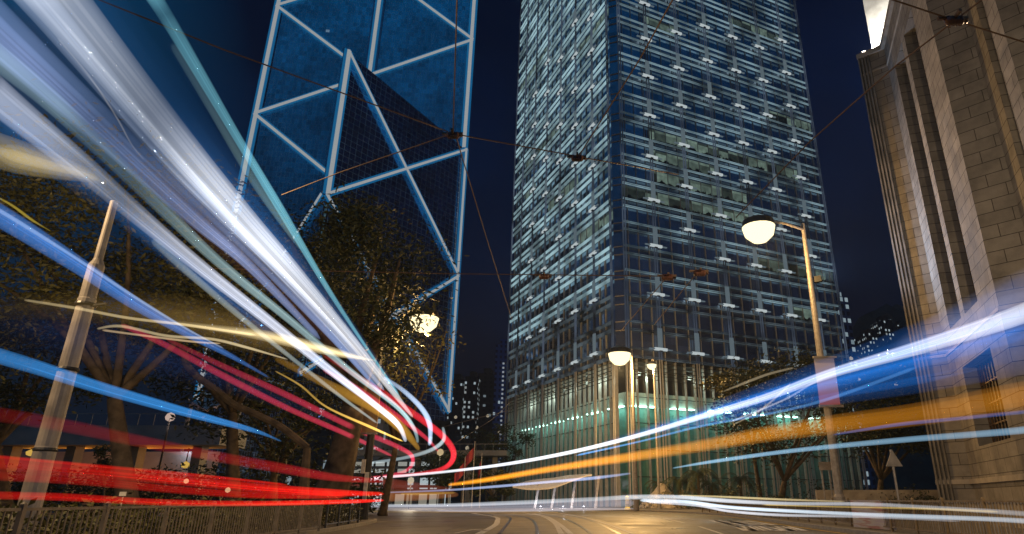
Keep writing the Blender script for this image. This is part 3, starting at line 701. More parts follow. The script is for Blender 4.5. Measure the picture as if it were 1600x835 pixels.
M['sodium'] = emis('sodium lamp lens', (1, .62, .12), .6, 0, sampling='NONE')
for k, (x, y) in enumerate(((112, 712), (216, 722), (290, 727), (48, 708))):
    p = P(x, y, 66); f = thing('underpass_lamp', ['amber lamp under the flyover between left lamp post and round tree', 'bright amber lamp under the flyover above the pale sign', 'amber lamp under the flyover nearest the big tree', 'amber lamp under the flyover left of the lamp post'][k], 'lamp', 'amber lamps below the flyover')
    mb = MB(); mb.lathe((p.x, p.y, p.z), [(.05, -.3), (.35, -.18), (.42, .1), (.05, .35)], 12); mb.build('lens', M['sodium'], f)
    mb = MB(); mb.bar((p.x, p.y, p.z + .3), (p.x, p.y, 6.3), .08); mb.build('hanger', M['dark_steel'], f)
    l = lamp('lamp_light', 'POINT', (p.x, p.y + 1.2, p.z), 190, (1, .34, .03), .3, parent=f)
def lowrise(name, label, x0, x1, ytop, Y, dep, m, slab_m=None, fl=3.5):
    b = thing(name, label, 'building'); a = P(x0, ytop, Y); c = P(x1, ytop, Y); z = a.z
    mb = MB(); mb.box(((a.x + c.x) / 2, Y + dep / 2, z / 2), (c.x - a.x, dep, z)); mb.build('wall', m, b)
    mb = MB(); mb.box(((a.x + c.x) / 2, Y + dep / 2 - .3, z + .3), (c.x - a.x + 1.2, dep + 1.2, .6)); mb.build('roof', slab_m or M['concrete'], b)
    mb = MB(); k = 1
    while k * fl < z:
        mb.box(((a.x + c.x) / 2, Y - .12, k * fl), (c.x - a.x, .24, .5)); k += 1
    mb.build('ledge', M['concrete'], b); return b
M['shopw'] = windowmat('lit shopfronts', (.10, .09, .09), 2.2, 3.0, .8, (1, .75, .4), .35, .8, .7)
M['mesh'] = glassmat('screened glass wall', (.45, .55, .75), .9, .9, (.5, .65, .9), lit=.6, lits=.12, ms=.06, lw=1.8, lh=1.8)
lowrise('low_office_block', 'blue grey office block with window grid behind the big tree', 330, 395, 545, 110, 18, M['mesh'])
lowrise('low_shop_block', 'low building with lit shopfronts beyond the road bend', 535, 690, 722, 130, 12, M['shopw'])
lowrise('tram_stop_shelter_block', 'pale low building behind the footbridge piers', 540, 600, 655, 135, 10, windowmat('pale block', (.3, .3, .32), 3, 3.2, .4, s=.2))
# slanted white canopy
cn = thing('white_entrance_canopy', 'white slanted roof canopy glowing in front of the blue grey block', 'canopy')
mb = MB(); a, b, c, d = P(300, 628, 80), P(382, 602, 80), P(378, 620, 74), P(322, 640, 74)
for q in (0, .35): pass
mb.face([a, b, c, d]); mb.face([p + Vector((0, 0, -.35)) for p in (d, c, b, a)])
for p, q in ((a, b), (b, c), (c, d), (d, a)): mb.face([p, q, q + Vector((0, 0, -.35)), p + Vector((0, 0, -.35))])
mb.build('roof', M['white_paint'], cn)
for p in (a, b, c, d):
    mb = MB(); mb.bar((p.x, p.y, 0), (p.x, p.y, p.z - .35), .3); mb.build('post', M['galv'], cn)
lamp('canopy_lamp', 'POINT', ((a.x + c.x) / 2, 73, 6.5), 120, (.6, .75, 1), .3, parent=cn)

# curved white shelter in front of the glass tower
sh = thing('curved_canopy_shelter', 'white wave shaped shelter roof on four posts before the glass tower', 'shelter')
Ys = 84; mb = MB()
front_e = [P(801, 760, Ys), P(825, 763.5, Ys), P(850, 763, Ys), P(868, 760, Ys), P(890, 752, Ys), P(912, 744, Ys), P(925, 741.5, Ys)]
back_e = [P(803, 758, Ys + 6), P(822, 752, Ys + 6), P(845, 748.5, Ys + 6), P(866, 746.5, Ys + 6), P(885, 743, Ys + 6), P(905, 741.5, Ys + 6), P(921, 740.5, Ys + 6)]
fe, be = spline([tuple(p) for p in front_e], 5), spline([tuple(p) for p in back_e], 5)
for i in range(len(fe) - 1):
    q = [Vector(fe[i]), Vector(fe[i + 1]), Vector(be[i + 1]), Vector(be[i])]; mb.face(q); mb.face([p - Vector((0, 0, .18)) for p in q[::-1]]); mb.face([q[0], q[1], q[1] - Vector((0, 0, .18)), q[0] - Vector((0, 0, .18))])
M['white_roof'] = mat('white membrane roof', (.75, .75, .78), .5, 0, .05); mb.build('roof', M['white_roof'], sh)
for x in (836, 862, 893, 930):
    mb = MB(); p = P(x, 770, Ys + 2); zt = P(x, 756 if x < 870 else (748 if x < 900 else 742), Ys + 2).z - .1; mb.bar((p.x, p.y, .1), (p.x + .5, p.y, zt), .26, .3); mb.build('post', M['galv'], sh)
for x in (845, 880, 912):
    mb = MB(); mb.lathe((az(x) * (Ys + 1), Ys + 1, .12), [(.25, 0), (.2, .2), (.05, .25)], 10); mb.build('added_uplight', M['dark_steel'], sh)  # ground fittings added with the lights that brighten the roof underside
    lamp('added_shelter_light', 'POINT', (az(x) * (Ys + 1), Ys + 1, .6), 130, (.9, .9, 1), .15, parent=sh)

# flags
M['flag'] = mat('red flag cloth', (.35, .03, .04), .7, 0, .3)
for k, (x, yt, yf, fy) in enumerate(((742, 692, 790, 712), (727, 716, 790, 728), (753, 710, 790, 722))):
    f = thing('flagpole', ['tallest flagpole with a drooping red flag', 'flagpole with a low red flag left of the tallest', 'thin flagpole right of the tallest with a furled red flag'][k], 'flagpole', 'flagpoles at the road bend')
    Yf = 88; p = P(x, yt, Yf); mb = MB(); mb.tube([(p.x, p.y, .1), (p.x, p.y, p.z)], [.10, .05], 8); mb.lathe((p.x, p.y, p.z), [(.02, 0), (.12, .08), (.02, .2)], 8); mb.build('pole', M['galv'], f)
    mb = MB(); w = 1.3 if k < 2 else .4
    for i in range(6):
        u0, u1 = i / 6, (i + 1) / 6; g = lambda u: (p.x - w * u, p.y + .15 * math.sin(u * 9), p.z - .4 - 1.6 * u)
        a, b = Vector(g(u0)), Vector(g(u1)); mb.face([a, b, b - Vector((0, 0, 1.5)), a - Vector((0, 0, 1.5))])
        mb.face([a + Vector((0, .04, 0)), a + Vector((0, .04, -1.5)), b + Vector((0, .04, -1.5)), b + Vector((0, .04, 0))])
    mb.build('flag', M['flag'], f)

# ------------------------------------------------------------------ trees and plants
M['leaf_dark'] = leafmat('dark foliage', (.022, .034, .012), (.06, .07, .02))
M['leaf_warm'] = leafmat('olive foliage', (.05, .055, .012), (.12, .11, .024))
def leaves(mb, c, rad, n, size, clumps=26, hollow=.35):
    cs = []
    for k in range(clumps):
        while True:
            v = Vector((random.uniform(-1, 1), random.uniform(-1, 1), random.uniform(-1, 1)))
            if hollow < v.length < 1: break
        cs.append((v, random.uniform(.18, .42)))
    for i in range(n):
        v, cr = random.choice(cs)
        g = Vector((random.gauss(0, 1), random.gauss(0, 1), random.gauss(0, .7))) * cr * .55
        p = Vector((c[0] + (v.x + g.x) * rad[0], c[1] + (v.y + g.y) * rad[1], c[2] + (v.z + g.z) * rad[2]))
        if p.z < .15: continue
        a = Vector((random.gauss(0, 1), random.gauss(0, 1), random.gauss(0, .6))).normalized(); b = a.cross(Vector((random.gauss(0, 1), random.gauss(0, 1), random.gauss(0, 1)))).normalized()
        s = size * random.uniform(.6, 1.4)
        mb.face([p - a * s, p - b * s * .35, p + a * s, p + b * s * .35])
    return cs
def tree(label, base, crown, rad, n, size, tr, m, name='tree', lean=0, limbs=7, clumps=26, group=None, fork=.45):
    t = thing(name, label, 'tree', group, loc=(0, 0, 0))
    mb = MB(); leaves(mb, crown, rad, n, size, clumps); mb.build('crown', m, t)
    mb = MB(); b = Vector(base); c = Vector(crown)
    f = b + (c - b) * fork + Vector((lean, 0, 0))
    pts = spline([tuple(b), tuple(b + (f - b) * .4 + Vector((lean * .2, 0, 0))), tuple(f)], 5); k = len(pts)
    mb.tube(pts, [tr * (1.35 - .6 * i / (k - 1)) if i else tr * 1.7 for i in range(k)], 9)
    for i in range(limbs):
        a = 2 * math.pi * i / limbs + random.uniform(-.3, .3); e_ = c + Vector((math.cos(a) * rad[0] * .75, math.sin(a) * rad[1] * .75, random.uniform(-.2, .6) * rad[2]))
        mid = f + (e_ - f) * .5 + Vector((random.uniform(-.5, .5), random.uniform(-.5, .5), random.uniform(-.2, .8)))
        pp = spline([tuple(f), tuple(mid), tuple(e_)], 4); kk = len(pp); mb.tube(pp, [tr * .55 * (1 - .85 * j / (kk - 1)) for j in range(kk)], 6)
    mb.build('trunk', M['bark'], t, smooth=True)
    return t
def g0(px, Y): return (az(px) * Y, Y, .1)
tree('big dark street tree with leaning trunk beside the left road bend', g0(500, 37), P(520, 440, 36), (5.6, 5, 5.2), 17000, .16, .8, M['leaf_dark'], lean=1.6, clumps=46)
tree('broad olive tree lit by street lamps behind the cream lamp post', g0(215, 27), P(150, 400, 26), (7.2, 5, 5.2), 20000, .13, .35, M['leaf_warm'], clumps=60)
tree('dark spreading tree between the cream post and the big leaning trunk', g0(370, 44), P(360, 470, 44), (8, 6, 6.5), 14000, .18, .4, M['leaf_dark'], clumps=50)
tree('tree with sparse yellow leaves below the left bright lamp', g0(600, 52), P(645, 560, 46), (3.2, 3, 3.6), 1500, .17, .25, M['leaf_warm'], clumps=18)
tree('shadowy tree at the far left edge behind the hedge', g0(20, 34), P(-30, 560, 34), (8, 5, 4.5), 12000, .15, .35, M['leaf_dark'])
tree('round small dark tree in front of the amber flyover lights', g0(166, 50), P(166, 712, 50), (1.1, 1.1, 1.3), 1300, .12, .1, M['leaf_dark'], clumps=12)
tree('low dark tree mass left of the big trunk', g0(430, 48), P(430, 660, 48), (6, 4, 4.2), 5200, .2, .3, M['leaf_dark'])
tree('dense dark tree in front of the tower lobby on the right', g0(1215, 60), P(1245, 640, 58), (7.5, 5, 4.6), 14000, .17, .3, M['leaf_dark'], clumps=50, fork=.3)
tree('dark tree between the right lamp post and the granite wall', g0(1370, 62), P(1385, 640, 62), (6.5, 5, 4.6), 6500, .22, .3, M['leaf_dark'], clumps=36, fork=.3)
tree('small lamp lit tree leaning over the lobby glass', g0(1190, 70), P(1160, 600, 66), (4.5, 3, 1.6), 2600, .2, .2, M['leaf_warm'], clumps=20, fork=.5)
for k, (x, y, Y, r_) in enumerate(((770, 757, 95, 3.0), (722, 738, 108, 4.5), (690, 735, 112, 4), (790, 700, 125, 5), (760, 690, 140, 6))):
    tree(['low bush like tree just left of the curved shelter', 'dark tree behind the flagpoles', 'tree left of the flagpoles below the footbridge', 'tall dark tree beside the left foot of the glass tower', 'dark tree rising beyond the footbridge'][k], g0(x, Y), P(x, y, Y), (r_, r_ * .8, r_ * .8), 2200, .3, .2, M['leaf_dark'], group='trees beyond the road bend', clumps=16)
def frond_palm(label, base, h, r_, n=16):
    t = thing('palm_tree', label, 'palm', 'palms in front of the tower lobby'); mb = MB()
    mb.tube([(base[0], base[1], .1), (base[0] + .1, base[1], h)], [.22, .15], 8); mb.build('trunk', M['bark'], t)
    mb = MB(); c = Vector((base[0] + .1, base[1], h))
    for i in range(n):
        a = 2 * math.pi * i / n + random.uniform(-.2, .2); up = random.uniform(.2, 1.1); pts = []
        for j in range(7):
            s = j / 6; pts.append(c + Vector((math.cos(a) * r_ * s, math.sin(a) * r_ * s, r_ * (up * s - 1.1 * s * s))))
        for j in range(6):
            p, q = pts[j], pts[j + 1]; d = (q - p); sd = d.cross(Vector((0, 0, 1))).normalized()
            for k in range(3):
                p1 = p + d * k / 3
                for s_ in (-1, 1):
                    tip = p1 + sd * s_ * r_ * .28 * (1 - abs(j - 2) / 6) + d * .6 + Vector((0, 0, -.15 * r_)); mb.face([p1, p1 + d * .22, tip])
    mb.build('fronds', M['leaf_dark'], t)
for k, (x, Y, h, r_) in enumerate(((1062, 84, 3.4, 2.4), (1092, 83, 4.2, 2.8), (1112, 86, 3.0, 2.2), (1158, 80, 3.6, 2.4), (1030, 88, 3.0, 2.0))):
    frond_palm(['palm left of the two by the lobby glass', 'tallest palm before the green lobby wall', 'short palm crowding the tallest one', 'palm standing alone near the dark tree', 'palm nearest the tower corner'][k], g0(x, Y), h, r_)
def shrub(label, px, Y, r_, hgt, m, group, n=700):
    mb = MB(); c = (az(px) * Y, Y, .12 + hgt * .45)
    leaves(mb, c, (r_, r_, hgt * .6), n, .11, 22, .5); return tag(mb.build('shrub', m), label, 'shrub', group)
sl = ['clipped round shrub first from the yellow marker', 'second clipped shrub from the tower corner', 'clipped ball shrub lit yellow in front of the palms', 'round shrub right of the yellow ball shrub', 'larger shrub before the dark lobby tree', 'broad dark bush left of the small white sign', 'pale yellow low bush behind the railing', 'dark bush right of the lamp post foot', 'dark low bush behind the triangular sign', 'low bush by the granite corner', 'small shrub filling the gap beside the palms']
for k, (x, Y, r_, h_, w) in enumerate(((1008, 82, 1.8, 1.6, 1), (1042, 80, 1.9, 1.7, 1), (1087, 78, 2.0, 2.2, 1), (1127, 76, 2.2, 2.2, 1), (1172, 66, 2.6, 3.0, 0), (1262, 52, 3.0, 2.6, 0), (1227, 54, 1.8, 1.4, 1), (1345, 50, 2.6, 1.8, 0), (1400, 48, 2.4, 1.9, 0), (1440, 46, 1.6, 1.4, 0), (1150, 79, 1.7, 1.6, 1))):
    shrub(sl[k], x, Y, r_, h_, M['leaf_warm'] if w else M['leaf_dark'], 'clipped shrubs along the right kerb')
# thatch / fountain mound
mb = MB(); p = g0(1035, 86); mb.lathe((p[0], p[1], .1), [(3.2, 0), (2.4, .9), (1.1, 2.0), (.3, 3.0)], 14); tag(mb.build('stone_mound', M['stone_plain']), 'grey conical stone mound in front of the tower lobby', 'mound')
# hedge along left fence
mb = MB()
for i in range(14000):
    Y = random.uniform(7, 34); x = -8.9 - .05 * Y - random.uniform(0, 2.2); z = .15 + abs(random.gauss(.45, .28)); z = min(z, 1.15 + .2 * math.sin(Y * 1.7))
    if z < .12: continue
    a = Vector((random.gauss(0, 1), random.gauss(0, 1), random.gauss(0, .6))).normalized(); b = a.cross(Vector((random.gauss(0, 1), random.gauss(0, 1), 1))).normalized(); s = random.uniform(.05, .11)
    p = Vector((x, Y, z)); mb.face([p - a * s, p - b * s * .4, p + a * s, p + b * s * .4])
tag(mb.build('hedge', M['leaf_warm']), 'long low hedge behind the left pavement railing', 'hedge')
mb = MB()
for i in range(12000):
    Y = 56 + random.uniform(-2, 2); x = random.uniform(-48, -16); z = .15 + abs(random.gauss(1.6, .9)); z = min(z, 3.7 + .3 * math.sin(x * .9))
    a = Vector((random.gauss(0, 1), random.gauss(0, 1), random.gauss(0, .6))).normalized(); b = a.cross(Vector((random.gauss(0, 1), random.gauss(0, 1), 1))).normalized(); s = random.uniform(.12, .25)
    p = Vector((x, Y, z)); mb.face([p - a * s, p - b * s * .4, p + a * s, p + b * s * .4])
tag(mb.build('hedge', M['leaf_dark']), 'tall dark hedge below the orange lit flyover', 'hedge')
# hanging curved limb
mb = MB(); pts = [P(x, y, 30) for x, y in ((255, 520), (285, 545), (292, 570), (310, 590), (338, 610), (365, 632), (400, 648), (440, 668), (480, 700))]
mb.tube(spline([tuple(p) for p in pts], 4), .16, 7); p = pts[-1]; mb.tube([tuple(p), (p.x + .2, p.y, .1)], [.16, .3], 7)
tag(mb.build('bare_curved_tree', M['bark']), 'bare dark trunk curving up to the left before the blue grey block', 'tree')

# ------------------------------------------------------------------ fences
def fence(label, base_pts, spacing, h, bar_sp, m, z0=.12, bars=True, posts=True):
    f = thing('pavement_railing', label, 'railing'); cur = [Vector(p) for p in base_pts]
    # resample
    pts = [cur[0]]; need = spacing; 
    for a, b in zip(cur[:-1], cur[1:]):
        L = (b - a).length; s = need
        while s <= L: pts.append(a + (b - a) * s / L); s += spacing
        need = s - L
    for i, p in enumerate(pts):
        mb = MB(); mb.box((p.x, p.y, z0 + h / 2 + .02), (.075, .075, h + .04)); mb.lathe((p.x, p.y, z0 + h + .03), [(.05, 0), (.05, .02), (.01, .05)], 8); mb.build('post', m, f)
        if i + 1 < len(pts):
            q = pts[i + 1]; mb = MB(); t = (q - p).normalized(); a, b = p + t * .06, q - t * .06
            for z in (h - .03, .14): mb.bar((a.x, a.y, z0 + z), (b.x, b.y, z0 + z), .045, .045)
            k = int((b - a).length / bar_sp)
            for j in range(1, k): c = a + (b - a) * j / k; mb.bar((c.x, c.y, z0 + .14), (c.x, c.y, z0 + h - .05), .02)
            mb.build('panel', m, f)
    return f
fence('grey metal railing along the left pavement in front of the hedge', [(-8.0 - .05 * 6.4, 6.4), (-8.0 - .05 * 24.6, 24.6)], 2.02, .96, .13, M['fence_dull'])
fence('short end railing by the dark banner post on the left corner', [(-9.9, 27), (-10.6, 33.2)], 2.05, .98, .4, M['dark_steel'])
fence('brown railing along the right pavement before the granite building', [(11.15, 12.3), (11.0, 20), (11.4, 28), (11.9, 38), (12.3, 46), (12.0, 54), (11.0, 62)], 2.0, 1.05, .125, M['fence_brown'])
# second denser picket screen behind the fence at right
f = thing('picket_screen', 'pale vertical slat screen behind the brown railing beside the granite wall', 'screen'); mb = MB()
for k in range(56): Y = 14 + k * .17; mb.bar((12.2 - .02 * (Y - 14), Y, .12), (12.2 - .02 * (Y - 14), Y, 1.12), .05, .03)
mb.bar((12.2, 14, 1.1), (12.0, 23.4, 1.1), .04); mb.bar((12.2, 14, .2), (12.0, 23.4, .2), .04); mb.build('slats', M['post_cream'], f)
# banner on the fence
bn = thing('fence_banner', 'faded pink and white banner tied to the brown railing', 'banner'); a = (az(1342) * 27, 27); b = (az(1408) * 24.2, 24.2)
m_b, t_, b_ = newmat('faded banner print'); c_ = t_.nodes.new('ShaderNodeTexCoord'); sv_ = t_.nodes.new('ShaderNodeSeparateXYZ'); t_.links.new(c_.outputs['UV'], sv_.inputs[0])
nz_ = t_.nodes.new('ShaderNodeTexNoise'); mp_ = t_.nodes.new('ShaderNodeMapping'); mp_.inputs['Scale'].default_value = (.5, 5, 1); t_.links.new(c_.outputs['UV'], mp_.inputs[0]); t_.links.new(mp_.outputs[0], nz_.inputs[0]); nz_.inputs['Scale'].default_value = 1.5
t_.links.new(ramp(t_, nz_.outputs[0], [(.38, (.42, .18, .15)), (.5, (.55, .50, .44)), (.62, (.48, .40, .45))]).outputs[0], b_.inputs['Base Color'])
mb = MB(); mb.wall((a[0] - .35, a[1]), (b[0] - .35, b[1]), .16, 1.16); mb.wall((b[0] - .33, b[1] + .02), (a[0] - .33, a[1] + .02), .16, 1.16); mb.build('cloth', m_b, bn)

# ------------------------------------------------------------------ lamp posts
warm = (1.0, .58, .20)
M['globe'] = emis('glowing lamp bowl', (1, .84, .48), 1.8, 0, sampling='NONE')
def street_lamp(label, base, lamp_pt, r0, power, size, postmat=M['galv'], head=True, arm_rise=.6, spot=150, top=None, colr=None):
    t = thing('street_lamp', label, 'street lamp'); mb = MB(); b = Vector(base); L = Vector(lamp_pt); h = (top if top else L.z + arm_rise)
    mb.lathe((b.x, b.y, .1), [(r0 * 1.5, 0), (r0 * 1.45, 1.2), (r0 * 1.1, 1.35), (r0 * .95, h * .5), (r0 * .6, h - .1)], 12)
    mb.build('pole', postmat, t, smooth=False)
    if head:
        mb = MB(); tp = Vector((b.x, b.y, h)); mid = tp + (L - tp) * .5 + Vector((0, 0, arm_rise * .6)); mb.tube(spline([tuple(tp - Vector((0, 0, .4))), tuple(mid), tuple(L + Vector((0, 0, .35)))], 6), r0 * .42, 8); mb.build('arm', postmat, t)
        mb = MB(); s = size; mb.lathe((L.x, L.y, L.z), [(s * .9, .0), (s * .85, s * .35), (s * .35, s * .6), (.03, s * .65)], 18); mb.build('lamp_hood', M['dark_steel'], t)
        mb = MB(); mb.lathe((L.x, L.y, L.z), [(.02, -s * .95), (s * .42, -s * .85), (s * .78, -s * .5), (s * .9, -.01)], 18); mb.build('lamp_bowl', M['globe'], t, smooth=True)
        lamp('lamp_light', 'POINT', (L.x, L.y, L.z - s * 1.25), power, colr or warm, .2, parent=t)
    return t
street_lamp('right street lamp with a banner, bright bowl in front of the glass tower', (az(1312) * 36, 36), P(1185, 355, 34), .2, 2700, 1.05, top=P(1262, 350, 36).z, arm_rise=.3)
street_lamp('dark thick based lamp post on the left kerb tip, bright bowl before the prism tower', (az(569) * 38, 38), P(663, 497, 38), .22, 1700, 1.0, M['dark_steel'], arm_rise=.9)
street_lamp('tall slim street lamp at the foot of the glass tower corner', (az(994) * 70, 70), P(968, 553, 69), .2, 10500, 1.4)
street_lamp('smaller far street lamp just right of the slim corner lamp', (az(1030) * 76, 76), P(1018, 570, 76), .14, 5000, .65)
cp = thing('tram_pole', 'cream painted tram pole with stepped joints behind the left railing', 'pole'); Yp = 12.6
xb = az(900 + (115 - 900) * 3055 / (545 + 2275)) * Yp
mb = MB(); mb.lathe((xb, Yp, .1), [(.19, 0), (.185, 2.0), (.175, 2.05), (.155, 4.9), (.165, 4.92), (.165, 5.0), (.15, 5.02), (.15, 5.75), (.10, 5.85), (.085, 5.9), (.075, 7.2), (.075, 7.25), (.02, 7.28)], 18); mb.build('shaft', M['post_cream'], cp, smooth=False)
for z in (2.05, 3.6, 4.95): mb = MB(); mb.lathe((xb, Yp, z), [(.185, 0), (.2, .03), (.185, .07)], 18); mb.build('band', M['dark_steel'], cp)
mb = MB(); mb.bar((xb, Yp, 4.95), (xb + .5, Yp - .1, 4.98), .04); mb.build('bracket', M['dark_steel'], cp)
# small lamps
def small_lamp(label, px, py, Y, r_, col=(1, .8, .5), s=.6, power=0):
    p = P(px, py, Y); t = thing('lamp_standard', label, 'lamp'); mb = MB(); mb.lathe(p, [(.02, -r_), (r_ * .8, -r_ * .6), (r_, 0), (r_ * .7, r_ * .7), (.02, r_)], 14)
    mb.build('globe', emis('small globe ' + label[:12], col, s, sampling='NONE'), t, smooth=True); mb = MB(); mb.tube([(p.x, p.y, .1), (p.x, p.y, p.z - r_)], .07, 7); mb.build('pole', M['dark_steel'], t)
    if power: lamp('globe_light', 'POINT', (p.x, p.y, p.z - r_ - .3), power, col, .2, parent=t)
small_lamp('pinkish white globe lamp among the dark left trees', 266, 652, 50, .35, (1, .72, .6), .5, 150)
small_lamp('warm globe lamp right of the leaning trunk', 545, 688, 70, .42, (1, .8, .45), .5, 900)
small_lamp('small warm globe lamp beyond the bend under the footbridge', 642, 751, 80, .4, (1, .85, .6), .5, 700)
small_lamp('small warm globe lamp by the footbridge deck', 688, 707, 95, .5, (1, .75, .4), .5, 500)
small_lamp('small globe lamp low behind the hedge near the big tree', 291, 752, 45, .16, (1, .75, .4), .45)
small_lamp('small globe lamp low behind the hedge further from the big tree', 356, 766, 42, .16, (1, .75, .4), .45)
# added street lamps outside the frame, lighting the granite wall, left trees and road
street_lamp('added street lamp on the right kerb just outside the picture', (11.0, 9), (8.8, 9, 8), .16, 2900, .45, colr=(1, .72, .42))
street_lamp('added street lamp on the left kerb just outside the picture', (-15, 9), (-13.6, 9.5, 9.5), .16, 3200, .45, colr=(1, .66, .32))

fl = thing('added_pole_floodlight', 'added blue white floodlight on the right lamp post, lighting the granite wall', 'floodlight')  # added to give the granite a blue side light
fx, fy, fz = az(1312) * 36 + .45, 36.0, 13.6
mb = MB(); mb.box((fx, fy, fz), (.45, .3, .35), (1, -.6)); mb.bar((fx - .4, fy, fz), (fx, fy, fz), .08); mb.build('housing', M['dark_steel'], fl)
o = lamp('floodlight_lamp', 'SPOT', (fx + .25, fy - .25, fz), 2600, (.34, .58, 1.0), .15, spot=R(150), parent=fl); aim(o, (K1[0], 27, 19))
# banner on right lamp post
lbx = lambda px, py, Y: P(px, py, Y)
bn = thing('lamp_post_banner', 'pale banner with a red lower half on the right lamp post', 'banner'); Yb = 35.4
a, b, c, d = P(1272, 560, Yb), P(1303, 556, Yb), P(1312, 630, Yb), P(1281, 633, Yb)
m_p, t_, b_ = newmat('two tone banner'); c_ = t_.nodes.new('ShaderNodeTexCoord'); sv_ = t_.nodes.new('ShaderNodeSeparateXYZ'); t_.links.new(c_.outputs['UV'], sv_.inputs[0])
t_.links.new(ramp(t_, sv_.outputs[1], [(.0, (.60, .17, .10)), (.22, (.62, .26, .20)), (.42, (.62, .48, .50)), (.62, (.62, .58, .66))]).outputs[0], b_.inputs['Base Color'])
mb = MB(); xl, xr = (a.x + d.x) / 2, (b.x + c.x) / 2; z0, z1 = d.z, a.z
mb.face([(xl, Yb, z0), (xr, Yb, z0), (xr, Yb, z1), (xl, Yb, z1)], [(0, 0), (1, 0), (1, 1), (0, 1)]); mb.face([(xr, Yb + .03, z0), (xl, Yb + .03, z0), (xl, Yb + .03, z1), (xr, Yb + .03, z1)], [(0, 0), (1, 0), (1, 1), (0, 1)]); mb.build('cloth', m_p, bn)
mb = MB(); mb.box(((xl + xr) / 2 + .05, Yb, z0 - .06), (xr - xl + .2, .12, .14)); mb.build('rail', M['post_cream'], bn); mb = MB(); mb.box(((xl + xr) / 2 + .05, Yb, z1 + .06), (xr - xl + .2, .12, .1)); mb.build('rail', M['post_cream'], bn)
# banner on left dark post
bn = thing('lamp_post_banner', 'tall amber banner on the dark post at the left kerb tip', 'banner'); Yb = 37.6
a, c = P(568, 602, Yb), P(588, 676, Yb); mb = MB(); mb.box(((a.x + c.x) / 2, Yb, (a.z + c.z) / 2), (c.x - a.x, .06, a.z - c.z)); mb.build('cloth', mat('amber banner', (.45, .30, .14), .7, 0, .3, 1), bn)
mb = MB(); mb.box(((a.x + c.x) / 2 - .1, Yb, c.z - .06), (c.x - a.x + .3, .1, .1)); mb.build('rail', M['galv'], bn)
# plates on dark post
for k, (x0, x1, y0, y1) in enumerate(((566, 571, 738, 782), (563, 567, 718, 740))):
    a, c = P(x0, y0, 37.5), P(x1, y1, 37.5); mb = MB(); mb.box(((a.x + c.x) / 2 + .1, 37.5, (a.z + c.z) / 2), (.22, .05, a.z - c.z)); tag(mb.build('narrow_sign_plate', M['white_paint']), ['long narrow white plate low on the dark left post', 'short narrow plate higher on the dark left post'][k], 'sign')
# triangle sign seen from behind, small board sign
ts = thing('triangular_road_sign', 'triangular road sign seen from behind on a grey pole before the granite wall', 'road sign'); Yt = 25.5
p = P(1398, 703, Yt); xx = az(1404) * Yt
mb = MB(); mb.tube([(xx, Yt, .1), (xx, Yt, p.z)], .045, 8); mb.build('pole', M['galv'], ts)
a, b, c = P(1397, 703, Yt - .06), P(1411, 730, Yt - .06), P(1385, 729, Yt - .06); b.z = c.z; a.x = (b.x + c.x) / 2
mb = MB(); mb.face([a, c, b]); k = Vector((0, .04, 0)); mb.face([a + k, b + k, c + k])
for u, v in ((a, b), (b, c), (c, a)): mb.face([u, v, v + k, u + k])
mb.build('sign_plate', M['post_cream'], ts)
ss = thing('small_board_sign', 'small pale rectangular sign on two thin posts beside the right lamp post', 'sign'); Yt = 38
a, c = P(1279, 722, Yt), P(1303, 735, Yt); mb = MB(); mb.box(((a.x + c.x) / 2, Yt, (a.z + c.z) / 2), (c.x - a.x, .06, a.z - c.z)); mb.build('sign_plate', M['post_cream'], ss)
for x in (1290, 1302): mb = MB(); mb.tube([(az(x) * Yt, Yt + .06, .1), (az(x) * Yt, Yt + .06, a.z - .1)], .04, 7); mb.build('post', M['galv'], ss)
# low planter wall right and marker
mb = MB(); mb.box((24, 47, .9), (14, .5, 1.8), (1, -.1)); tag(mb.build('planter_wall', M['stone_plain']), 'low stone planter wall behind the triangular sign', 'wall')
kb = thing('keep_left_bollard', 'small bright yellow bollard on the right kerb by the tower corner', 'bollard'); p = g0(980, 72)
mb = MB(); mb.lathe((p[0], p[1], .1), [(.35, 0), (.32, .2), (.22, .3), (.22, 1.3), (.05, 1.45)], 12); mb.build('body', mat('bollard yellow', (.7, .6, .05), .5), kb)
mb = MB(); mb.box((p[0], p[1] - .24, .9), (.3, .04, .3)); mb.build('face_plate', M['white_paint'], kb)
# small tilted sign behind hedge
mb = MB(); p = P(192, 772, 17); mb.box((p.x, p.y, p.z), (.15, .03, .10), (1, .2)); mb.bar((p.x, p.y + .03, .1), (p.x, p.y + .03, p.z), .02); tag(mb.build('small_garden_sign', M['white_paint']), 'tiny white tag poking out of the left hedge', 'sign')

# ------------------------------------------------------------------ thin night haze, added for the glow round the lamps
hz = bpy.data.materials.new('added thin night haze'); hz.use_nodes = True; t_ = hz.node_tree; t_.nodes.clear()
o_h = t_.nodes.new('ShaderNodeOutputMaterial'); v_h = t_.nodes.new('ShaderNodeVolumePrincipled'); t_.links.new(v_h.outputs[0], o_h.inputs['Volume'])
v_h.inputs['Color'].default_value = (.70, .82, 1.0, 1); v_h.inputs['Density'].default_value = .0003; v_h.inputs['Anisotropy'].default_value = .35
mb = MB(); mb.box((0, 300, 124), (960, 780, 252)); ho = mb.build('added_haze', hz); ho['kind'] = 'stuff'
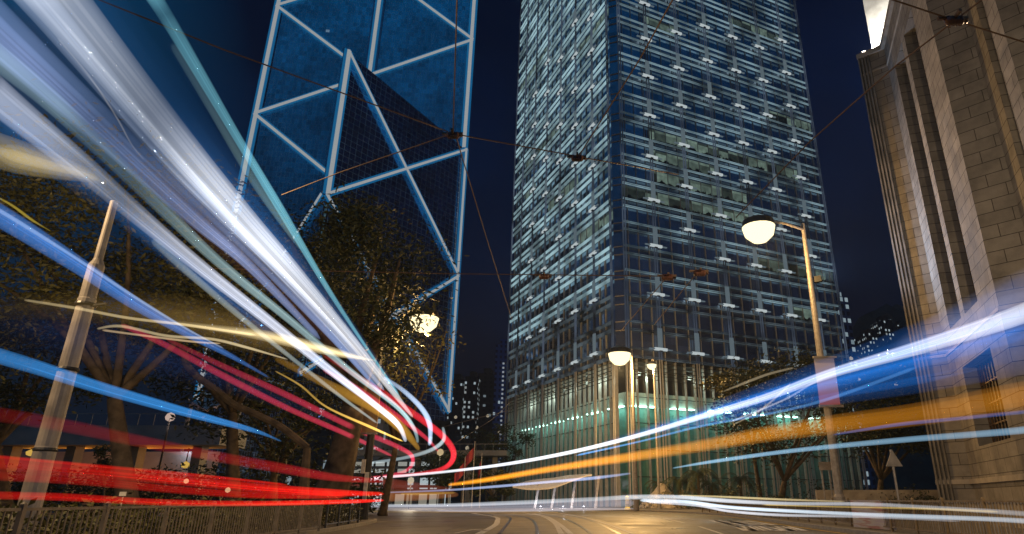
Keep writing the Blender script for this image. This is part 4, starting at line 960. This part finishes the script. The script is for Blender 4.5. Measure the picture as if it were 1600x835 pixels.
# ------------------------------------------------------------------ overhead tram wires
def wire(label, pts, z=6.2, r_=.009, sag=0):
    mb = MB(); q = [PZ(x, y, z) for x, y in pts]; mb.tube([tuple(p) for p in q], r_, 5); tag(mb.build('overhead_wire', M['wire']), label, 'wire', 'overhead tram wires')
wire('wire rising straight up from the left insulator', [(708, 208), (716, -60)])
wire('wire crossing from the top left to the left insulator', [(130, -10), (350, 78), (700, 206)])
wire('wire between the left and middle insulators', [(712, 210), (905, 245)])
wire('wire from the left insulator down toward the big tree', [(704, 210), (530, 270), (440, 305)])
wire('wire dropping from the left insulator to the tower foot', [(712, 212), (760, 372), (800, 500)])
wire('wire from the middle insulator up over the tower corner', [(905, 243), (1000, 92), (1062, -20)])
wire('wire continuing right from the middle insulator', [(908, 246), (1000, 262), (1060, 273)])
wire('level wire crossing the dark tree canopy', [(330, 420), (700, 428), (1045, 432)], r_=.012)
wire('wire from the top right corner past the granite wall', [(1380, -5), (1480, 28), (1600, 66)], r_=.010)
wire('dark span wire from the granite wall down across the sky', [(1560, -20), (1400, 103), (1265, 222), (1150, 340)], r_=.010)
wire('short gold wire below the tower lamp row', [(1095, 420), (1022, 508)], r_=.012)
wire('second short gold wire nearer the tower corner', [(1045, 430), (970, 518)], r_=.012)
wire('thin far wire over the road bend', [(690, 668), (760, 650), (800, 640)], z=9, r_=.03)
wire('lower thin far wire over the road bend', [(700, 700), (770, 655), (798, 628)], z=9, r_=.03)
def insulator(label, px, py, s=1.0, z=6.2):
    p = PZ(px, py, z); t = thing('wire_insulator', label, 'insulator', 'insulators on the tram wires'); mb = MB()
    for k in range(4): mb.lathe((p.x - .05 * s + k * .035 * s, p.y, p.z - .03 * s), [(.02 * s, -.05 * s), (.045 * s, -.02 * s), (.045 * s, .02 * s), (.02 * s, .05 * s)], 10)
    mb.build('body', M['insul'], t); mb = MB(); mb.bar((p.x - .16 * s, p.y, p.z), (p.x + .14 * s, p.y, p.z), .03 * s); mb.bar((p.x, p.y - .12 * s, p.z), (p.x, p.y + .1 * s, p.z - .02), .03 * s)
    mb.tube([(p.x + .08 * s, p.y, p.z), (p.x + .13 * s, p.y, p.z - .05 * s)], .02 * s, 6); mb.build('clamp', M['wire'], t)
insulator('brown insulator clamp at the left wire junction above the prism tower', 708, 209)
insulator('dark insulator clamp on the wire in front of the glass tower', 902, 245)
insulator('large insulator clamp against the granite wall at the top right', 1490, 29, 1.1)
insulator('small clamp on the level wire at the tower corner', 850, 430, 1.3)
insulator('small clamp at the top of the short gold wire', 1093, 424, 1.5)
insulator('small clamp on the second short gold wire', 1043, 431, 1.5)

# ------------------------------------------------------------------ light trails of the traffic (glowing air along each lamp's path)
tm = {}
def trail_mat(col, L, w):
    key = (col, round(L, 3), round(w, 3))
    if key in tm: return tm[key]
    m = bpy.data.materials.new('lamp trail glow'); m.use_nodes = True; t = m.node_tree; t.nodes.clear()
    o = t.nodes.new('ShaderNodeOutputMaterial'); e = t.nodes.new('ShaderNodeEmission'); e.inputs[0].default_value = (*col, 1); e.inputs[1].default_value = L / w
    t.links.new(e.outputs[0], o.inputs['Volume'])
    tr = t.nodes.new('ShaderNodeBsdfTransparent'); e2 = t.nodes.new('ShaderNodeEmission'); e2.inputs[0].default_value = (*col, 1); e2.inputs[1].default_value = L * .015
    ad = t.nodes.new('ShaderNodeAddShader'); t.links.new(tr.outputs[0], ad.inputs[0]); t.links.new(e2.outputs[0], ad.inputs[1]); t.links.new(ad.outputs[0], o.inputs['Surface'])
    m.cycles.emission_sampling = 'NONE'
    tm[key] = m; return m
def plan_path(pts):
    return spline(pts, 10)
PLB = plan_path([(-1.75, 2.2), (-2.1, 3.3), (-3.0, 6.2), (-3.6, 9.4), (-5.2, 20), (-6.6, 31), (-7.6, 40), (-9.5, 52), (-12, 60)])
PR = plan_path([(5.4, 5), (5.2, 8), (4.4, 12), (1.8, 26), (-2.5, 42), (-11, 58), (-25, 68), (-45, 74)])
PR2 = plan_path([(9, 9), (9.2, 14), (9.3, 25), (8.3, 42), (5, 52), (-4, 57), (-20, 60), (-30, 61)])
PLF = plan_path([(-5.2, 3.5), (-5.6, 7), (-6.3, 14), (-7.2, 22), (-8.2, 32), (-9.8, 42), (-14, 50), (-24, 56)])
def on_path(path, a):
    for p, q in zip(path[:-1], path[1:]):
        f0 = p[0] - a * p[1]; f1 = q[0] - a * q[1]
        if f0 == 0 or f0 * f1 < 0:
            s = f0 / (f0 - f1); return p[1] + (q[1] - p[1]) * s
    d = [abs(p[0] / p[1] - a) for p in path]; return path[d.index(min(d))][1]
def trail(label, pts, col, L=.25, path=None, cat='light trail', group='lamp trails of passing traffic', flat=1.0, n=12, sub=8, soft=False, strands=0):
    """pts: (px, py, width_px[, depth])"""
    cp_ = []
    for p in pts:
        Y = p[3] if len(p) > 3 else on_path(path, ray(p[0], p[1])[0])
        cp_.append((p[0], p[1], p[2], Y))
    sp_ = spline([(a, b, math.log(max(w, .4)), math.log(Y)) for a, b, w, Y in cp_], sub); P3 = []; rad = []
    for a, b, w, Y in sp_:
        Y = math.exp(Y); w = math.exp(w); q = P(a, b, Y); P3.append(tuple(q)); rad.append(w / 2 / F * (q - Vector((0, 0, H0))).length)
    rad[0] *= .5; rad[-1] *= .3
    wm = sorted(rad)[len(rad) // 2] * 2
    k_ = 3 if soft else 1
    mb = MB(); mb.tube(P3, rad, n, sq=(1, flat)); o = mb.build('light_trail', trail_mat(col, L / k_, wm), smooth=True); tag(o, label, cat, group)
    for f_ in ((.68, .36) if soft else ()):
        mb = MB(); z_ = rad[2:-2]; y_ = len(z_); mb.tube(P3[2:-2], [q * f_ * max(.4, min(1, (i + 1) / 6, (y_ - i) / 6)) for i, q in enumerate(z_)], n); mb.build('inner_glow', trail_mat(col, L / k_ * .8, wm * f_), o, smooth=True)
    rs = random.Random(len(label) * 31 + int(pts[0][1]))
    for j in range(strands):
        off_ = rs.uniform(-.72, .72); f_ = rs.uniform(.06, .13); a0 = rs.randint(0, max(0, len(P3) // 5)); a1 = len(P3) - rs.randint(1, max(1, len(P3) // 5)); q_ = []
        for i in range(a0, a1):
            p_, n_p = Vector(P3[i]), Vector(P3[min(i + 1, len(P3) - 1)]); t_v = (n_p - Vector(P3[max(i - 1, 0)])).normalized()
            sd = t_v.cross(p_ - Vector((0, 0, H0))).normalized(); q_.append(tuple(p_ + sd * rad[i] * off_))
        m_ = a1 - a0; mb = MB(); mb.tube(q_, [rad[a0 + i] * f_ * max(.22, min(1, i / 6, (m_ - 1 - i) / 6)) for i in range(m_)], 6); mb.build('strand', trail_mat(col, L * .32, wm * f_), o, smooth=True)
    return o
WH, BL, LV, TE = (.95, .97, 1.0), (.10, .36, 1.0), (.52, .62, 1.0), (.35, .75, .85)
RD, PK, OR, GD = (1.0, .012, .008), (.9, .05, .11), (1.0, .36, .02), (1.0, .72, .30)
left = 'streaks of the double decker passing on the left'
trail('broadest pale streak along the upper right edge of the left bundle', [(60, -40, 62), (105, 15, 60), (262, 206, 46), (372, 335, 38), (455, 425, 28), (545, 527, 16), (612, 610, 9), (645, 652, 4)], (0.90, .91, .92), .165, PLB, group=left, strands=9)
trail('blue halo around the broad pale streak', [(80, -40, 110), (115, 5, 104), (270, 195, 84), (380, 325, 66), (462, 418, 48), (548, 522, 26), (620, 615, 12)], BL, .06, PLB, group=left, soft=True)
trail('second pale grey blue streak of the left bundle', [(30, -30, 40), (78, 25, 36), (243, 222, 27), (343, 328, 22), (430, 418, 15), (530, 525, 11), (600, 610, 6)], (.62, .74, 1.0), .13, PLB, group=left, strands=6)
trail('third lavender streak of the left bundle', [(-40, -20, 24), (20, 40, 22), (200, 215, 16), (320, 330, 12), (405, 412, 9), (520, 528, 10), (600, 620, 5)], (.36, .54, 1.0), .09, PLB, group=left)
trail('lowest wide lavender streak of the left bundle', [(-60, 10, 44), (0, 65, 40), (150, 200, 32), (300, 338, 22), (390, 416, 14), (500, 530, 8)], (.40, .54, .98), .12, PLB, group=left, strands=6)
trail('thin cream line curving inside the left bundle', [(90, 60, 2), (140, 120, 2.2), (180, 180, 2.2), (205, 225, 2), (225, 250, 1)], (1, .9, .75), .07, PLB, group=left)
trail('teal streak falling from the top edge to the prism tower', [(230, -20, 20), (262, 30, 18), (318, 125, 15), (375, 222, 12), (440, 330, 12), (505, 440, 8), (560, 525, 5), (625, 620, 3)], (.26, .74, .90), .13, PLB, group=left, strands=4)
trail('dim teal shadow line left of the teal streak', [(270, 70, 10), (330, 170, 11), (395, 280, 12), (450, 360, 9), (470, 390, 4)], (.3, .5, .5), .06, PLB, group=left)
trail('grey green streak below the left bundle', [(-30, 70, 30), (65, 145, 26), (140, 215, 22), (250, 322, 18), (340, 408, 14), (450, 498, 11), (545, 578, 9), (618, 634, 7), (646, 668, 6), (653, 692, 4)], (.50, .74, .78), .12, PLB, group=left, strands=4)
trail('white lavender streak ending in a short curl', [(-30, 130, 40), (30, 180, 36), (130, 262, 30), (220, 340, 24), (310, 415, 19), (420, 502, 15), (520, 582, 12), (590, 636, 9), (622, 664, 8), (634, 690, 5)], (.76, .82, 1.0), .21, PLB, group=left, strands=6)
trail('faint grey streak running under the white lavender streak', [(240, 376, 10), (290, 422, 10), (372, 492, 8), (450, 555, 6), (530, 618, 5), (590, 662, 3)], (.5, .58, .55), .10, PLB, group=left)
trail('blue edge glow along the lower side of the white lavender streak', [(-20, 165, 46), (60, 230, 40), (180, 325, 30), (310, 432, 20), (430, 525, 12)], BL, .07, PLB, group=left, soft=True)
trail('brown dim body streak between the bundle and the grey green streak', [(-30, 40, 90), (100, 150, 80), (250, 285, 64), (400, 410, 46), (520, 520, 30), (600, 600, 14)], (.55, .22, .16), .014, PLB, group=left)
trail('third short pale curl above the road bend', [(600, 590, 5, 26), (632, 612, 7, 30), (660, 640, 8, 36), (672, 666, 8, 41), (671, 696, 5, 46)], (.55, .72, 1.0), .22, group=left)
trail('pale curl sweeping back left under the red loop', [(692, 668, 4, 46), (693, 688, 6, 50), (672, 704, 6, 55), (630, 716, 5, 60), (575, 724, 4, 66)], (.6, .75, .8), .17, group=left)
trail('wide gold glow entering from the left edge', [(-30, 226, 40), (30, 246, 40), (90, 262, 30), (140, 276, 16), (165, 288, 6)], (1.0, .80, .42), .26, PLF, group='gold glows on the left', soft=True)
trail('soft brown gold glow around the gold streak', [(-10, 480, 26), (150, 480, 44), (300, 500, 62), (430, 530, 46), (540, 556, 16)], (1, .62, .18), .035, PLF, group='gold glows on the left', soft=True)
trail('gold streak tapering to a point before the big tree', [(240, 500, 5), (330, 512, 9), (420, 526, 16), (500, 545, 15), (555, 558, 8), (588, 564, 2)], (1.0, .80, .42), .26, PLF, group='gold glows on the left', soft=True)
trail('thin gold line from the cream pole to the gold streak', [(38, 469, 3), (120, 482, 4), (200, 497, 4), (290, 508, 4), (400, 524, 4)], (1, .78, .4), .2, PLF, group='gold glows on the left')
trail('short wavering gold line under the thin gold one', [(152, 514, 3), (190, 510, 4), (260, 525, 4), (330, 530, 4), (385, 543, 4), (450, 562, 2)], (1, .8, .45), .18, PLF, group='gold glows on the left')
trail('lower wavering gold line', [(160, 516, 3), (220, 524, 3), (300, 534, 3), (345, 537, 2)], (1, .72, .4), .18, PLF, group='gold glows on the left')
trail('yellow thread falling at the far left edge', [(-5, 308, 2), (20, 322, 3), (50, 344, 3), (80, 362, 1)], (1, .75, .1), .16, PLF, group='gold glows on the left')
trail('long yellow brown thread toward the bend', [(430, 580, 2), (470, 603, 3), (510, 636, 3), (580, 668, 4), (630, 690, 2)], (1, .6, .12), .13, PLB, group='gold glows on the left')
trail('amber brown streak ending above the bend', [(430, 560, 8, 20), (520, 605, 14, 26), (590, 640, 16, 33), (630, 672, 14, 40), (655, 703, 6, 46)], (1, .5, .06), .10, group='gold glows on the left')
trail('deep blue streak from the left edge across the cream pole', [(-20, 326, 26), (40, 362, 24), (130, 420, 20), (210, 474, 16), (290, 520, 11), (360, 556, 7), (420, 590, 3)], (.10, .34, 1.0), .22, PLF, group='blue streaks on the left', strands=4)
trail('pale thread on the upper edge of the deep blue streak', [(-20, 318, 5), (40, 354, 5), (130, 411, 4), (210, 464, 4), (290, 513, 3), (350, 545, 2)], (.5, .68, 1), .2, PLF, group='blue streaks on the left')
trail('bright blue streak crossing low on the left', [(-20, 551, 18), (60, 575, 17), (150, 604, 15), (250, 633, 13), (330, 655, 10), (400, 674, 6), (440, 690, 2)], (.06, .38, 1.0), .24, PLF, group='blue streaks on the left', strands=4)
trail('dim navy haze between the two left blue streaks', [(-30, 500, 60), (100, 520, 70), (250, 560, 50), (400, 610, 30), (520, 660, 12)], (.08, .16, .6), .02, PLF, group='blue streaks on the left', soft=True)
redg = 'tail lamp trails'
trail('faint dotted red streak above the amber flyover lights', [(-20, 645, 17), (100, 665, 16), (220, 690, 15), (330, 712, 14), (430, 730, 14), (520, 746, 11), (600, 752, 6)], (.9, .02, .03), .055, PLF, group=redg, strands=4)
trail('red streak second from the bottom on the left', [(-20, 722, 16), (120, 734, 15), (260, 748, 14), (400, 762, 12), (520, 770, 10), (600, 772, 5)], RD, .17, PLF, group=redg, strands=7)
trail('dark red streak just under the second red one', [(-20, 742, 12), (120, 750, 12), (260, 764, 10), (400, 774, 9), (540, 776, 6)], RD, .10, PLF, group=redg, strands=5)
trail('bright red line nearest the left railing', [(-20, 774, 9), (100, 777, 9), (250, 785, 8), (400, 787, 7), (540, 784, 6), (600, 782, 3)], RD, .20, PLF, group=redg, strands=4)
trail('thin red thread over the second red streak', [(-20, 712, 4), (150, 728, 4), (300, 742, 4), (450, 758, 3)], RD, .14, PLF, group=redg)
trail('lower magenta line crossing the blue grey block', [(190, 508, 6, 14), (260, 540, 8, 17), (350, 588, 9, 21), (449, 638, 8, 27), (540, 678, 7, 35), (613, 713, 4, 46)], PK, .15, group=redg)
trail('upper magenta line bending into a small hook', [(260, 530, 5, 16), (350, 573, 8, 20), (449, 618, 9, 26), (549, 667, 8, 36), (625, 700, 7, 47), (645, 717, 6, 54), (632, 737, 5, 60), (575, 748, 4, 70)], PK, .15, group=redg)
trail('red loop curling right above the road bend', [(505, 555, 5, 24), (589, 608, 9, 30), (648, 648, 10, 38), (692, 682, 10, 47), (709, 710, 9, 54), (693, 732, 7, 62), (640, 742, 5, 70), (560, 748, 4, 80)], (1, .03, .05), .19, group=redg)
trail('inner red line of the loop ending mid bend', [(505, 578, 6, 24), (560, 608, 8, 28), (620, 650, 8, 35), (665, 684, 6, 43), (685, 706, 3, 48)], (1, .05, .10), .14, group=redg)
trail('salmon glow low across the road bend', [(540, 752, 14, 60), (600, 756, 16, 62), (660, 762, 12, 64), (712, 766, 6, 66)], (1, .16, .08), .12, group=redg)
trail('orange glow under the salmon one', [(560, 776, 12, 60), (620, 775, 16, 62), (680, 774, 12, 64), (716, 773, 6, 66)], (1, .32, .08), .16, group=redg)
trail('hot orange dash at the end of the low glow', [(626, 772, 3, 60), (660, 772, 4, 61), (712, 770, 3, 62)], (1, .6, .1), .2, group=redg)
rg = 'streaks of the bus passing on the right'
trail('white core of the big right streak', [(1640, 474, 26), (1560, 504, 24), (1430, 545, 19), (1300, 583, 14), (1200, 620, 11), (1100, 650, 9), (1000, 680, 7), (900, 705, 6), (800, 724, 5), (700, 737, 4), (600, 746, 4), (545, 750, 2)], (.90, .93, 1.0), .38, PR, group=rg, strands=5)
trail('wide royal blue body around the right streak', [(1660, 490, 130), (1560, 524, 112), (1430, 562, 92), (1330, 588, 74), (1220, 617, 52), (1120, 645, 34), (1020, 672, 18), (940, 695, 8)], (.02, .26, 1.0), .19, PR, group=rg, soft=True, strands=12)
trail('pale lavender upper body of the right streak', [(1660, 440, 70), (1560, 480, 62), (1480, 512, 46), (1420, 535, 24), (1380, 550, 6)], (.62, .66, 1.0), .11, PR, group=rg, soft=True)
trail('thin white thread above the right streak', [(1500, 545, 2), (1400, 560, 2), (1290, 590, 3), (1225, 625, 3), (1140, 660, 3)], (.9, .9, 1), .12, PR, group=rg)
trail('blue edge line below the right streak', [(1430, 575, 5), (1300, 622, 5), (1210, 645, 4), (1100, 665, 4), (1000, 690, 3), (900, 712, 3)], (.15, .45, 1), .16, PR, group=rg)
trail('amber thread crossing before the dark lobby tree', [(1240, 575, 3, 30), (1200, 585, 4, 31), (1160, 600, 4, 32), (1130, 612, 2, 33)], (1, .8, .5), .16, group=rg)
trail('gold thread under the blue body', [(1235, 600, 3, 22), (1190, 640, 3, 24), (1145, 664, 2, 26)], (1, .8, .5), .16, group=rg)
for k, (dy, L) in enumerate(((-12, .08), (-6, .10), (0, .11), (6, .10), (12, .08))):
    trail(['topmost orange line of the banded right streak', 'second orange line from the top of the banded streak', 'middle orange line of the banded streak', 'fourth orange line of the banded streak', 'lowest orange line of the banded right streak'][k],
          [(1640, 612 + dy * 1.3, 14), (1560, 626 + dy * 1.25, 13), (1430, 648 + dy, 11), (1300, 664 + dy * .85, 10), (1200, 678 + dy * .7, 9), (1100, 696 + dy * .55, 7), (1000, 712 + dy * .45, 6), (880, 730 + dy * .3, 5), (760, 750 + dy * .2, 4), (700, 758 + dy * .1, 3)], OR, L, PR, group='orange banded streak on the right')
trail('pale blue line under the orange band', [(1640, 668, 10), (1560, 676, 9), (1430, 686, 8), (1300, 698, 7), (1210, 708, 6), (1110, 722, 5), (1050, 732, 2)], (.40, .72, 1.0), .25, PR, group=rg)
trail('faint blue line above the pale blue one', [(1640, 640, 5), (1500, 654, 5), (1400, 664, 5), (1300, 680, 3)], (.12, .3, 1), .12, PR, group=rg)
trail('pale blue line running past the curved shelter', [(985, 740, 3), (930, 747, 5), (850, 754, 4), (780, 760, 4), (700, 766, 3), (600, 770, 2)], (.5, .62, 1), .2, PR, group=rg)
lg = 'low head lamp trails along the right kerb'
trail('upper low white line along the right railing', [(1640, 806, 6), (1560, 800, 6), (1450, 793, 5), (1350, 788, 5), (1230, 787, 5), (1140, 783, 6), (1060, 777, 6), (990, 777, 7), (930, 780, 6), (800, 786, 6), (680, 790, 5), (560, 790, 4)], (.86, .92, 1), .30, PR2, group=lg)
trail('lower low white line along the right railing', [(1640, 817, 7), (1560, 812, 6), (1450, 808, 6), (1350, 804, 5), (1240, 799, 5), (1140, 793, 5), (1070, 784, 5), (1000, 782, 5)], (.72, .86, 1), .28, PR2, group=lg)
trail('third low white line dipping toward the yellow kerb line', [(1500, 815, 2), (1350, 808, 3), (1220, 805, 4), (1140, 799, 4), (1090, 790, 4), (1010, 784, 4)], (.85, .9, 1), .24, PR2, group=lg)
trail('soft wide white glow below the curved shelter', [(990, 786, 12), (900, 789, 13), (800, 792, 12), (700, 794, 11), (620, 794, 9), (565, 793, 5)], (.80, .78, .95), .22, PR2, group=lg, strands=5)
trail('thin amber line over the right railing', [(1560, 800, 3), (1440, 795, 3), (1300, 792, 2), (1190, 789, 2)], (1, .7, .2), .14, PR2, group=lg)
trail('thin gold line above the low white lines', [(1320, 784, 2), (1230, 781, 3), (1140, 777, 3), (1060, 774, 2)], (1, .8, .4), .18, PR2, group=lg)
trail('hard white line at the near edge of the low glow', [(990, 795, 3), (880, 797, 4), (760, 799, 3), (680, 798.5, 2)], (.9, .88, 1), .26, PR2, group=lg)
